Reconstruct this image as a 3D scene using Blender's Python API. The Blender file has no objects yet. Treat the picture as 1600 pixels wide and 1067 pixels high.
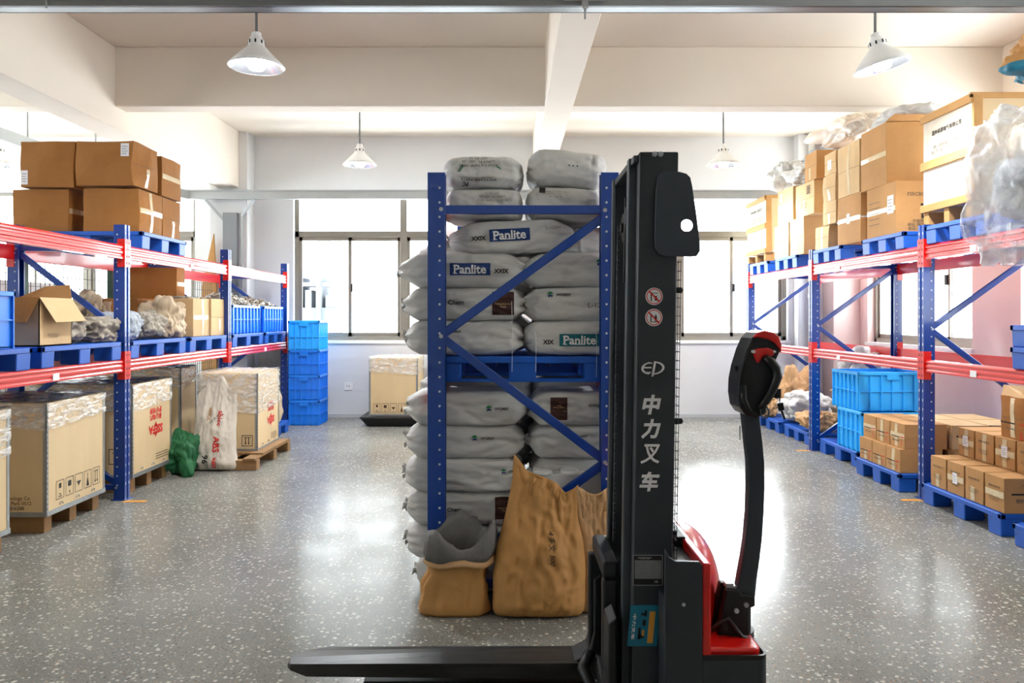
import bpy, bmesh, math, random
from mathutils import Vector, Matrix, noise
from mathutils.bvhtree import BVHTree

scene = bpy.context.scene
COL = scene.collection
PI = math.pi

# ---------------------------------------------------------------- camera
F = 1200.0            # focal length in pixels of the 1600 px wide frame
CX, CY, EYE = 795.0, 495.0, 1.48
cam_data = bpy.data.cameras.new('camera')
cam_data.sensor_width = 36.0
cam_data.lens = 36.0 * F / 1600.0
cam_data.shift_x = (800 - CX) / 1600.0
cam_data.shift_y = -(533.5 - CY) / 1600.0
cam_data.clip_end = 300
camera = bpy.data.objects.new('camera', cam_data)
camera.location = (0, 0, EYE)
camera.rotation_euler = (PI / 2, 0, 0)
COL.objects.link(camera)
scene.camera = camera

# ---------------------------------------------------------------- exposure
scene.view_settings.view_transform = 'Standard'
scene.view_settings.look = 'None'
scene.view_settings.gamma = 1.0
scene.view_settings.use_curve_mapping = False
scene.view_settings.exposure = 1.12
scene.cycles.max_bounces = 8
scene.cycles.diffuse_bounces = 5
scene.cycles.transparent_max_bounces = 12
scene.cycles.sample_clamp_indirect = 6.0
scene.cycles.use_denoising = True
scene.cycles.blur_glossy = 0.5

# ---------------------------------------------------------------- sky: bright overcast haze with a low hazy sun
SKY = 4.3
world = bpy.data.worlds.new('overcast_sky')
scene.world = world
world.use_nodes = True
wn = world.node_tree; wn.nodes.clear()
wo = wn.nodes.new('ShaderNodeOutputWorld')
bg = wn.nodes.new('ShaderNodeBackground')
tc = wn.nodes.new('ShaderNodeTexCoord')
nrm = wn.nodes.new('ShaderNodeVectorMath'); nrm.operation = 'NORMALIZE'
dot = wn.nodes.new('ShaderNodeVectorMath'); dot.operation = 'DOT_PRODUCT'
saz, sel = math.radians(18.5), math.radians(15.5)
dot.inputs[1].default_value = (math.sin(saz) * math.cos(sel), math.cos(saz) * math.cos(sel), math.sin(sel))
rmp = wn.nodes.new('ShaderNodeMapRange')
rmp.interpolation_type = 'SMOOTHSTEP'
rmp.inputs['From Min'].default_value = 0.9870
rmp.inputs['From Max'].default_value = 0.999
rmp.inputs['To Min'].default_value = SKY
rmp.inputs['To Max'].default_value = SKY * 6.5
wn.links.new(tc.outputs['Generated'], nrm.inputs[0])
wn.links.new(nrm.outputs[0], dot.inputs[0])
wn.links.new(dot.outputs['Value'], rmp.inputs['Value'])
# sunlit ground below the horizon reflects more than the grey haze above it
sepz = wn.nodes.new('ShaderNodeSeparateXYZ'); wn.links.new(nrm.outputs[0], sepz.inputs[0])
gr = wn.nodes.new('ShaderNodeMapRange'); gr.inputs['From Min'].default_value = -.10; gr.inputs['From Max'].default_value = .02
gr.inputs['To Min'].default_value = 1.9; gr.inputs['To Max'].default_value = 1.0
wn.links.new(sepz.outputs['Z'], gr.inputs['Value'])
mulw = wn.nodes.new('ShaderNodeMath'); mulw.operation = 'MULTIPLY'
wn.links.new(rmp.outputs[0], mulw.inputs[0]); wn.links.new(gr.outputs[0], mulw.inputs[1])
wn.links.new(mulw.outputs[0], bg.inputs['Strength'])
bg.inputs['Color'].default_value = (0.94, 0.975, 1.0, 1)
wn.links.new(bg.outputs[0], wo.inputs[0])

def portal(name, loc, rot, sx, sz):
    d = bpy.data.lights.new(name, 'AREA'); d.shape = 'RECTANGLE'; d.size = sx; d.size_y = sz
    d.cycles.is_portal = True
    o = bpy.data.objects.new(name, d); o.location = loc; o.rotation_euler = rot; COL.objects.link(o)

# back-wall, right-wall, left-wall and rear-wall window openings (shared with the wall builder)
YB, XR, XL, YN = 11.3, 5.0, -8.7, -5.0
ZC = 4.13
WZ0, WZ1 = 1.12, 3.32
BACK_W = [(-7.84, -4.62), (-3.17, 0.05), (0.90, 4.11)]
RIGHT_W = [(8.29, 10.70), (4.9, 7.5), (1.2, 3.9)]
LEFT_W = [(7.6, 10.4), (3.6, 6.6), (-0.4, 2.4)]
NEAR_W = []
for a, b in []: portal('window_portal', ((a + b) / 2, YB + .30, (WZ0 + WZ1) / 2), (-PI / 2, 0, 0), b - a, WZ1 - WZ0)
for a, b in []: portal('window_portal', ((a + b) / 2, YN - .30, (WZ0 + WZ1) / 2), (PI / 2, 0, 0), b - a, WZ1 - WZ0)
for a, b in []: portal('window_portal', (XR + .30, (a + b) / 2, (WZ0 + WZ1) / 2), (PI / 2, 0, PI / 2), b - a, WZ1 - WZ0)
for a, b in []: portal('window_portal', (XL - .30, (a + b) / 2, (WZ0 + WZ1) / 2), (PI / 2, 0, -PI / 2), b - a, WZ1 - WZ0)

# ================================================================ helpers
def at(px, py, Y):
    return Vector(((px - CX) * Y / F, Y, EYE - (py - CY) * Y / F))
def Yx(px, X): return X * F / (px - CX)
def zz(py, Y): return EYE - (py - CY) * Y / F

def srgb(h):
    h = h.lstrip('#')
    def f(c):
        c /= 255.0
        return c / 12.92 if c <= .04045 else ((c + .055) / 1.055) ** 2.4
    return tuple(f(int(h[i:i + 2], 16)) for i in (0, 2, 4)) + (1.0,)

MATS = {}
def mat(name, col, rough=.6, metal=0., var=0., scale=6., bump=0., bscale=None, coat=0., spec=.5, rvar=0., col2=None,
        stretch=None, emit=0., alpha=1., trans=0., sheen=0.):
    if name in MATS: return MATS[name]
    m = bpy.data.materials.new(name); m.use_nodes = True
    nt = m.node_tree; b = nt.nodes['Principled BSDF']
    c = srgb(col) if isinstance(col, str) else col
    b.inputs['Base Color'].default_value = c
    b.inputs['Roughness'].default_value = rough
    b.inputs['Metallic'].default_value = metal
    b.inputs['Specular IOR Level'].default_value = spec
    b.inputs['Coat Weight'].default_value = coat
    b.inputs['Coat Roughness'].default_value = .08
    b.inputs['Alpha'].default_value = alpha
    b.inputs['Transmission Weight'].default_value = trans
    if sheen: b.inputs['Sheen Weight'].default_value = sheen
    if emit:
        b.inputs['Emission Color'].default_value = c; b.inputs['Emission Strength'].default_value = emit
    if var or bump or rvar or col2:
        t = nt.nodes.new('ShaderNodeTexCoord'); mp = nt.nodes.new('ShaderNodeMapping')
        if stretch: mp.inputs['Scale'].default_value = stretch
        nt.links.new(t.outputs['Object'], mp.inputs['Vector'])
        n = nt.nodes.new('ShaderNodeTexNoise'); n.inputs['Scale'].default_value = scale
        n.inputs['Detail'].default_value = 5; n.inputs['Roughness'].default_value = .65
        nt.links.new(mp.outputs[0], n.inputs['Vector'])
        if var or col2:
            r = nt.nodes.new('ShaderNodeValToRGB')
            c2 = srgb(col2) if col2 else None
            r.color_ramp.elements[0].position = .3; r.color_ramp.elements[1].position = .7
            r.color_ramp.elements[0].color = (*[x * (1 - var) for x in c[:3]], 1)
            r.color_ramp.elements[1].color = c2 if c2 else (*[min(1, x * (1 + var)) for x in c[:3]], 1)
            nt.links.new(n.outputs['Fac'], r.inputs['Fac'])
            nt.links.new(r.outputs['Color'], b.inputs['Base Color'])
        if rvar:
            mr = nt.nodes.new('ShaderNodeMapRange')
            mr.inputs['To Min'].default_value = max(0, rough - rvar); mr.inputs['To Max'].default_value = rough + rvar
            nt.links.new(n.outputs['Fac'], mr.inputs['Value']); nt.links.new(mr.outputs[0], b.inputs['Roughness'])
        if bump:
            n2 = nt.nodes.new('ShaderNodeTexNoise'); n2.inputs['Scale'].default_value = bscale or scale * 3
            n2.inputs['Detail'].default_value = 4
            nt.links.new(mp.outputs[0], n2.inputs['Vector'])
            bp = nt.nodes.new('ShaderNodeBump'); bp.inputs['Strength'].default_value = bump; bp.inputs['Distance'].default_value = .02
            nt.links.new(n2.outputs['Fac'], bp.inputs['Height']); nt.links.new(bp.outputs[0], b.inputs['Normal'])
    MATS[name] = m
    return m

def tag(o, label, cat, group=None, kind=None):
    o['label'] = label; o['category'] = cat
    if group: o['group'] = group
    if kind: o['kind'] = kind
    return o

def thing(name, label, cat, loc=(0, 0, 0), rz=0., group=None, rot=None):
    o = bpy.data.objects.new(name, None); o.empty_display_size = .1
    o.location = loc; o.rotation_euler = rot if rot else (0, 0, rz)
    COL.objects.link(o)
    return tag(o, label, cat, group)

def clone(src, loc=None, rz=None, label=None, parent=None, group=None):
    c = src.copy(); COL.objects.link(c)
    if parent is not None: c.parent = parent
    if loc is not None: c.location = loc
    if rz is not None: c.rotation_euler = (0, 0, rz)
    if label: c['label'] = label
    if group: c['group'] = group
    for ch in list(src.children): clone(ch, parent=c)
    return c

class MB:
    def __init__(s): s.v = []; s.f = []; s.m = []; s.mats = []
    def add(s, vs, fs, mi=0):
        o = len(s.v); s.v += [tuple(p) for p in vs]
        s.f += [tuple(i + o for i in f) for f in fs]; s.m += [mi] * len(fs)
        return s
    def box(s, x0, x1, y0, y1, z0, z1, mi=0, M=None):
        if x0 > x1: x0, x1 = x1, x0
        if y0 > y1: y0, y1 = y1, y0
        if z0 > z1: z0, z1 = z1, z0
        vs = [Vector(p) for p in ((x0, y0, z0), (x1, y0, z0), (x1, y1, z0), (x0, y1, z0), (x0, y0, z1), (x1, y0, z1), (x1, y1, z1), (x0, y1, z1))]
        if M: vs = [M @ p for p in vs]
        return s.add(vs, [(0, 3, 2, 1), (4, 5, 6, 7), (0, 1, 5, 4), (1, 2, 6, 5), (2, 3, 7, 6), (3, 0, 4, 7)], mi)
    def prism(s, prof, fn0, fn1, mi=0):
        n = len(prof); a = [fn0(*p) for p in prof]; b = [fn1(*p) for p in prof]
        fs = [(i, (i + 1) % n, n + (i + 1) % n, n + i) for i in range(n)] + [tuple(range(n - 1, -1, -1)), tuple(range(n, 2 * n))]
        return s.add(a + b, fs, mi)
    def bar(s, p0, p1, w, h, up=(0, 0, 1), mi=0):
        p0, p1 = Vector(p0), Vector(p1); d = (p1 - p0).normalized(); u = Vector(up)
        if abs(d.dot(u)) > .98: u = Vector((0, 1, 0))
        r = d.cross(u).normalized(); u = r.cross(d).normalized()
        vs = []
        for p in (p0, p1):
            for a, b in ((-1, -1), (1, -1), (1, 1), (-1, 1)): vs.append(p + r * (a * w / 2) + u * (b * h / 2))
        return s.add(vs, [(0, 3, 2, 1), (4, 5, 6, 7), (0, 1, 5, 4), (1, 2, 6, 5), (2, 3, 7, 6), (3, 0, 4, 7)], mi)
    def tube(s, pts, r, n=10, mi=0, cap=True):
        pts = [Vector(p) for p in pts]; rs = r if isinstance(r, (list, tuple)) else [r] * len(pts)
        vs = []; fs = []
        prev = None
        for i, p in enumerate(pts):
            d = (pts[min(i + 1, len(pts) - 1)] - pts[max(i - 1, 0)]).normalized()
            if prev is None:
                a = Vector((0, 0, 1)) if abs(d.z) < .9 else Vector((1, 0, 0))
                u = d.cross(a).normalized()
            else: u = (prev - d * prev.dot(d)).normalized()
            prev = u; w = d.cross(u)
            for k in range(n):
                t = 2 * PI * k / n; vs.append(p + (u * math.cos(t) + w * math.sin(t)) * rs[i])
        for i in range(len(pts) - 1):
            for k in range(n):
                fs.append((i * n + k, i * n + (k + 1) % n, (i + 1) * n + (k + 1) % n, (i + 1) * n + k))
        if cap:
            fs.append(tuple(range(n - 1, -1, -1))); fs.append(tuple(range((len(pts) - 1) * n, len(pts) * n)))
        return s.add(vs, fs, mi)
    def lathe(s, prof, c=(0, 0, 0), n=28, mi=0, M=None):
        vs = []; fs = []
        for r, z in prof:
            for k in range(n):
                t = 2 * PI * k / n; p = Vector((c[0] + r * math.cos(t), c[1] + r * math.sin(t), c[2] + z))
                vs.append(M @ p if M else p)
        for i in range(len(prof) - 1):
            for k in range(n): fs.append((i * n + k, i * n + (k + 1) % n, (i + 1) * n + (k + 1) % n, (i + 1) * n + k))
        return s.add(vs, fs, mi)
    def disc(s, c, nrm, r, n=12, mi=0, th=0.):
        c = Vector(c); nrm = Vector(nrm).normalized()
        return s.tube([c, c + nrm * max(th, .001)], r, n, mi)
    def build(s, name, m, parent=None, smooth=False, bevel=0., seg=2, off=None, thick=0., kind=None):
        me = bpy.data.meshes.new(name)
        vs = s.v
        if off is not None: vs = [(p[0] - off[0], p[1] - off[1], p[2] - off[2]) for p in vs]
        me.from_pydata(vs, [], s.f)
        for x in (m if isinstance(m, (list, tuple)) else [m]): me.materials.append(x)
        me.polygons.foreach_set('material_index', s.m)
        if smooth: me.polygons.foreach_set('use_smooth', [True] * len(s.f))
        me.update()
        o = bpy.data.objects.new(name, me); COL.objects.link(o)
        if parent is not None: o.parent = parent
        if thick:
            md = o.modifiers.new('solid', 'SOLIDIFY'); md.thickness = thick; md.offset = 0
        if bevel:
            md = o.modifiers.new('bevel', 'BEVEL'); md.width = bevel; md.segments = seg; md.limit_method = 'ANGLE'; md.angle_limit = math.radians(40)
        if kind: o['kind'] = kind
        return o

def plate(loops, th):
    """flat outline with holes in the (a,b) plane -> verts (a,b,depth) and faces"""
    bm = bmesh.new()
    for lp in loops:
        vs = [bm.verts.new((p[0], p[1], 0)) for p in lp]
        for i in range(len(vs)): bm.edges.new((vs[i], vs[(i + 1) % len(vs)]))
    bmesh.ops.triangle_fill(bm, use_beauty=True, use_dissolve=False, edges=bm.edges[:])
    if th:
        r = bmesh.ops.extrude_face_region(bm, geom=bm.faces[:])
        for g in r['geom']:
            if isinstance(g, bmesh.types.BMVert): g.co.z += th
    bm.verts.index_update()
    v = [p.co.copy() for p in bm.verts]; f = [tuple(q.index for q in p.verts) for p in bm.faces]
    bm.free(); return v, f

def circle(cx, cy, r, n=24, ry=None):
    return [(cx + r * math.cos(2 * PI * k / n), cy + (ry or r) * math.sin(2 * PI * k / n)) for k in range(n)]

def cube_grid(nx, ny, nz):
    idx = {}; vs = []; fs = []
    def vid(i, j, k):
        if (i, j, k) not in idx:
            idx[(i, j, k)] = len(vs); vs.append(Vector((2 * i / nx - 1, 2 * j / ny - 1, 2 * k / nz - 1)))
        return idx[(i, j, k)]
    for i in range(nx):
        for j in range(ny):
            fs.append((vid(i, j, 0), vid(i, j + 1, 0), vid(i + 1, j + 1, 0), vid(i + 1, j, 0)))
            fs.append((vid(i, j, nz), vid(i + 1, j, nz), vid(i + 1, j + 1, nz), vid(i, j + 1, nz)))
    for i in range(nx):
        for k in range(nz):
            fs.append((vid(i, 0, k), vid(i + 1, 0, k), vid(i + 1, 0, k + 1), vid(i, 0, k + 1)))
            fs.append((vid(i, ny, k), vid(i, ny, k + 1), vid(i + 1, ny, k + 1), vid(i + 1, ny, k)))
    for j in range(ny):
        for k in range(nz):
            fs.append((vid(0, j, k), vid(0, j, k + 1), vid(0, j + 1, k + 1), vid(0, j + 1, k)))
            fs.append((vid(nx, j, k), vid(nx, j + 1, k), vid(nx, j + 1, k + 1), vid(nx, j, k + 1)))
    return vs, fs

# ---------------------------------------------------------------- lettering: every string turned into a flat mesh once
TEXTS = {}
def prepare_texts(specs):
    tmp = []
    for key, s, bold, shear in specs:
        c = bpy.data.curves.new('t', 'FONT'); c.body = s; c.size = 1.0; c.offset = bold; c.shear = shear
        c.align_x = 'CENTER'; c.align_y = 'CENTER'; c.resolution_u = 2
        o = bpy.data.objects.new('t', c); COL.objects.link(o); tmp.append((key, o))
    bpy.context.view_layer.update()
    dg = bpy.context.evaluated_depsgraph_get()
    for key, o in tmp:
        e = o.evaluated_get(dg); me = e.to_mesh()
        vs = [v.co.copy() for v in me.vertices]; fs = [tuple(p.vertices) for p in me.polygons]
        if vs:
            x0 = min(v.x for v in vs); x1 = max(v.x for v in vs); y0 = min(v.y for v in vs); y1 = max(v.y for v in vs)
            vs = [((v.x - (x0 + x1) / 2), (v.y - (y0 + y1) / 2)) for v in vs]
            TEXTS[key] = (vs, fs, x1 - x0, y1 - y0)
        e.to_mesh_clear()
    for key, o in tmp:
        c = o.data; bpy.data.objects.remove(o); bpy.data.curves.remove(c)

def text2(key, w=None, h=None, rot=0., dx=0., dy=0., flip=False):
    """text scaled to width w or height h as (verts2d, faces)"""
    vs, fs, tw, th = TEXTS[key]
    sx = (w / tw) if w else h / th
    sy = (h / th) if h else sx
    c, s = math.cos(rot), math.sin(rot)
    out = []
    for x, y in vs:
        x *= sx; y *= sy
        if flip: x = -x
        out.append((x * c - y * s + dx, x * s + y * c + dy))
    return out, fs
def rect2(x0, y0, x1, y1, n=1, m=1):
    vs = [(x0 + (x1 - x0) * i / n, y0 + (y1 - y0) * j / m) for j in range(m + 1) for i in range(n + 1)]
    fs = [(j * (n + 1) + i, j * (n + 1) + i + 1, (j + 1) * (n + 1) + i + 1, (j + 1) * (n + 1) + i) for j in range(m) for i in range(n)]
    return vs, fs
def join2(*ms):
    V = []; Fc = []
    for vs, fs in ms:
        o = len(V); V += vs; Fc += [tuple(i + o for i in f) for f in fs]
    return V, Fc

AX = {'x+': (Vector((0, 1, 0)), Vector((1, 0, 0))), 'x-': (Vector((0, -1, 0)), Vector((-1, 0, 0))),
      'y-': (Vector((1, 0, 0)), Vector((0, -1, 0)))}
def decal(parent, name, m, m2, c, axis, bvh=None, eps=.002, label=None):
    """2-D mesh laid on the surface that faces `axis`, at local centre c"""
    u, n = AX[axis]; up = Vector((0, 0, 1)); c = Vector(c)
    out = []
    if bvh:
        bm = bmesh.new(); bv = [bm.verts.new((p[0], p[1], 0)) for p in m2[0]]
        for f in m2[1]:
            try: bm.faces.new([bv[i] for i in f])
            except ValueError: pass
        for _ in range(4):
            lg = [e for e in bm.edges if e.calc_length() > .015]
            if not lg: break
            bmesh.ops.subdivide_edges(bm, edges=lg, cuts=1)
            bmesh.ops.triangulate(bm, faces=[f for f in bm.faces if len(f.verts) > 3])
        bm.verts.index_update()
        m2 = ([(v.co.x, v.co.y) for v in bm.verts], [tuple(v.index for v in f.verts) for f in bm.faces]); bm.free()
    for a, b in m2[0]:
        p = c + u * a + up * b
        if bvh:
            hit = bvh.ray_cast(p + n * 1.0, -n, 2.0)
            if hit[0] is not None: p = hit[0]
        out.append(p + n * eps)
    o = MB().add(out, m2[1]).build(name, m, parent)
    if label: o['label'] = label
    return o

# ================================================================ materials
M_WALL = mat('wall_paint', '#d9dadb', .75, var=.03, scale=1.2, bump=.05, bscale=30)
M_WALLR = mat('red_bounce_wall_paint', '#e2cdc8', .75, var=.03, scale=1.2, bump=.05, bscale=30)  # pink bounce light from the red beams, mixed into the wall colour
M_CEIL = mat('ceiling_paint', '#e6ddd0', .85, var=.03, scale=.8, bump=.04, bscale=25)
M_REVEAL = mat('window_reveal', '#efefee', .8, var=.05, scale=8)
M_FRAME = mat('window_aluminium', '#8d877c', .42, metal=.35, var=.06, scale=4)
M_CONC = mat('bare_concrete', '#8a857b', .9, var=.2, scale=7, bump=.25)
M_BLUE = mat('rack_blue_paint', '#05398e', .32, var=.08, scale=5, coat=.5)
M_RED = mat('rack_red_paint', '#d8180e', .28, var=.10, scale=9, coat=.7, stretch=(1, .15, 3))
M_HOLE = mat('punched_hole_glint', '#c9cfd6', .5)  # pale dots: light catching the punched edges, put into the colour
M_BOLT = mat('zinc_bolt', '#b9bec4', .35, metal=.8)
M_PALLET = mat('blue_polyethylene', '#1258bc', .42, var=.10, scale=6)
M_CRATE = mat('crate_blue_plastic', '#2c96f2', .35, var=.05, scale=4)
M_CRATE2 = mat('crate_deep_blue_plastic', '#2080ec', .35, var=.05, scale=4)
M_CRATE3 = mat('crate_light_blue_plastic', '#2eb0fa', .33, var=.05, scale=4)
M_CARD = mat('cardboard', '#b98a55', .85, var=.09, scale=3.2, bump=.06, bscale=40)
M_CARDL = mat('pale_cardboard', '#cfae80', .85, var=.08, scale=3.2, bump=.06, bscale=40)
M_CARDD = mat('brown_cardboard', '#a06a30', .85, var=.10, scale=3.2, bump=.06, bscale=40)
M_TAPE = mat('packing_tape', '#d9c49c', .18, spec=.8, var=.10, scale=20)
M_TAPEW = mat('white_strapping', '#e9e6df', .3)
M_LABEL = mat('white_paper_label', '#e8e8ea', .7)
M_INK = mat('black_ink', '#15120f', .7)
M_INKG = mat('grey_ink', '#6b5a45', .8)
M_INKR = mat('red_ink', '#d6221c', .7)
M_INKB = mat('brown_ink', '#4a2a16', .7)
M_PLY = mat('plywood', '#d3b98e', .7, var=.09, scale=2.0, stretch=(1, 1, .35), bump=.04, bscale=30)
M_PLYW = mat('pale_board', '#d6cab6', .7, var=.04, scale=3)
M_WOOD = mat('raw_timber', '#b88a52', .8, var=.14, scale=5, stretch=(1, .3, 1), bump=.12)
M_WOODD = mat('weathered_timber', '#8d6a43', .85, var=.18, scale=6, stretch=(1, .3, 1), bump=.15)
M_STEEL = mat('galvanised_edge', '#9a9d9d', .4, metal=.6, var=.12, scale=12)
M_GALV = mat('galvanised_tray', '#a9adaf', .42, metal=.55, var=.06, scale=3)
M_TRAYD = mat('dull_steel_tray', '#6f7376', .35, metal=.6, var=.06, scale=2, stretch=(.3, 1, 1))
M_SACK = mat('white_woven_sack', '#c9c8c5', .52, var=.05, scale=3, bump=.10, bscale=16)
M_SACKG = mat('grey_woven_sack', '#a59c8d', .75, var=.14, scale=7, bump=.35, bscale=22)
M_SACKB = mat('bluish_woven_sack', '#a8b0b8', .7, var=.12, scale=7, bump=.35, bscale=22)
M_SACKT = mat('beige_woven_sack', '#c2ad90', .75, var=.12, scale=6, bump=.3, bscale=20)
M_SACKW = mat('cream_printed_sack', '#d6cdbd', .55, var=.08, scale=6, bump=.3, bscale=18)
M_KRAFT = mat('kraft_paper', '#bd8a4e', .72, var=.12, scale=5, bump=.3, bscale=14)
M_KRAFTL = mat('pale_kraft_paper', '#cda374', .75, var=.12, scale=6, bump=.35, bscale=16)
M_LINER = mat('grey_sack_liner', '#6f6d6a', .6, var=.15, scale=9, bump=.4, bscale=25)
M_FOAM = mat('white_foam', '#dcdcda', .8, var=.03)
M_GREEN = mat('green_tarpaulin', '#1f6a3d', .6, var=.18, scale=6, bump=.3)
M_FENCE = mat('green_fence_post', '#1d4a33', .5)
M_WIRE = mat('fence_wire', '#5d6664', .5, metal=.5)
M_BOARD = mat('perforated_white_board', '#e9ebea', .6)
M_BLACK = mat('black_truck_paint', '#2a2f34', .42, var=.12, scale=6, spec=.5)  # black lifted towards grey: window haze put into the base colour
M_BLACKM = mat('matt_black_steel', '#101214', .5, var=.15, scale=8)
M_PLAST = mat('black_plastic', '#0e1012', .38)
M_RAIL = mat('greased_mast_steel', '#4d5257', .38, metal=.5, var=.1, scale=6)
M_REDT = mat('red_truck_cover', '#d3120c', .3, coat=.5, var=.05)
M_FORK = mat('worn_fork_steel', '#3b3a38', .36, metal=.4, var=.45, scale=5, stretch=(.6, 4, 4))
M_WHITE = mat('white_lettering', '#e8e8e8', .5)
M_LAMPW = mat('lamp_white_enamel', '#dfe0df', .4)
M_LAMPI = mat('lamp_reflector', '#cfd2d6', .2, metal=.85)
M_BULB = mat('lit_bulb', '#f4f8ff', .4, emit=22)
M_BPAL = mat('black_pallet_plastic', '#1b1b1c', .6)
M_TEAL = mat('teal_print', '#0c6f8a', .5)
M_PANB = mat('navy_label', '#0e3674', .5)
M_PANT = mat('teal_label', '#0e6b76', .5)
M_BRN = mat('dark_brown_label', '#3d1c12', .6)
M_GLOGO = mat('green_logo', '#1c7a46', .6)
M_BLOGO = mat('blue_logo', '#122f6b', .6)
M_ORNG = mat('orange_floor_tape', '#d9963a', .6)

def film_mat(name, alpha, col, rough=.12, nsc=9, zs=3.2):
    m = bpy.data.materials.new(name); m.use_nodes = True; nt = m.node_tree
    for n in list(nt.nodes): nt.nodes.remove(n)
    out = nt.nodes.new('ShaderNodeOutputMaterial'); tr = nt.nodes.new('ShaderNodeBsdfTransparent')
    p = nt.nodes.new('ShaderNodeBsdfPrincipled'); mx = nt.nodes.new('ShaderNodeMixShader')
    p.inputs['Base Color'].default_value = srgb(col); p.inputs['Roughness'].default_value = rough
    p.inputs['Specular IOR Level'].default_value = .9
    t = nt.nodes.new('ShaderNodeTexCoord'); n = nt.nodes.new('ShaderNodeTexNoise'); n.inputs['Scale'].default_value = nsc
    n.inputs['Detail'].default_value = 6; n.inputs['Distortion'].default_value = 1.2
    mp = nt.nodes.new('ShaderNodeMapping'); mp.inputs['Scale'].default_value = (1, 1, zs)
    nt.links.new(t.outputs['Object'], mp.inputs[0]); nt.links.new(mp.outputs[0], n.inputs['Vector'])
    mr = nt.nodes.new('ShaderNodeMapRange'); mr.inputs['From Min'].default_value = .36; mr.inputs['From Max'].default_value = .64
    mr.inputs['To Min'].default_value = max(0, alpha - .3); mr.inputs['To Max'].default_value = min(1, alpha + .3)
    nt.links.new(n.outputs['Fac'], mr.inputs['Value']); nt.links.new(mr.outputs[0], mx.inputs['Fac'])
    bp = nt.nodes.new('ShaderNodeBump'); bp.inputs['Strength'].default_value = .6; bp.inputs['Distance'].default_value = .02
    nt.links.new(n.outputs['Fac'], bp.inputs['Height']); nt.links.new(bp.outputs[0], p.inputs['Normal'])
    nt.links.new(tr.outputs[0], mx.inputs[1]); nt.links.new(p.outputs[0], mx.inputs[2]); nt.links.new(mx.outputs[0], out.inputs[0])
    return m
M_FILM = film_mat('stretch_film', .38, '#f7f6f2')
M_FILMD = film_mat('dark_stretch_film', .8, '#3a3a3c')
M_CLEAR = film_mat('clear_polythene', .42, '#f0f3f6', .12, 3.0, 1.0)

def glass_mat():
    m = bpy.data.materials.new('window_glass'); m.use_nodes = True; nt = m.node_tree
    for n in list(nt.nodes): nt.nodes.remove(n)
    out = nt.nodes.new('ShaderNodeOutputMaterial'); tr = nt.nodes.new('ShaderNodeBsdfTransparent')
    g = nt.nodes.new('ShaderNodeBsdfGlossy'); g.inputs['Roughness'].default_value = .02
    fr = nt.nodes.new('ShaderNodeFresnel'); fr.inputs['IOR'].default_value = 1.45
    mx = nt.nodes.new('ShaderNodeMixShader'); tr.inputs['Color'].default_value = (.93, .95, .95, 1)
    ge = nt.nodes.new('ShaderNodeNewGeometry'); iv = nt.nodes.new('ShaderNodeMath'); iv.operation = 'SUBTRACT'; iv.inputs[0].default_value = 1.0
    nt.links.new(ge.outputs['Backfacing'], iv.inputs[1]); ml = nt.nodes.new('ShaderNodeMath'); ml.operation = 'MULTIPLY'
    nt.links.new(fr.outputs[0], ml.inputs[0]); nt.links.new(iv.outputs[0], ml.inputs[1])
    nt.links.new(ml.outputs[0], mx.inputs['Fac']); nt.links.new(tr.outputs[0], mx.inputs[1]); nt.links.new(g.outputs[0], mx.inputs[2])
    nt.links.new(mx.outputs[0], out.inputs[0]); return m
M_GLASS = glass_mat()

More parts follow.
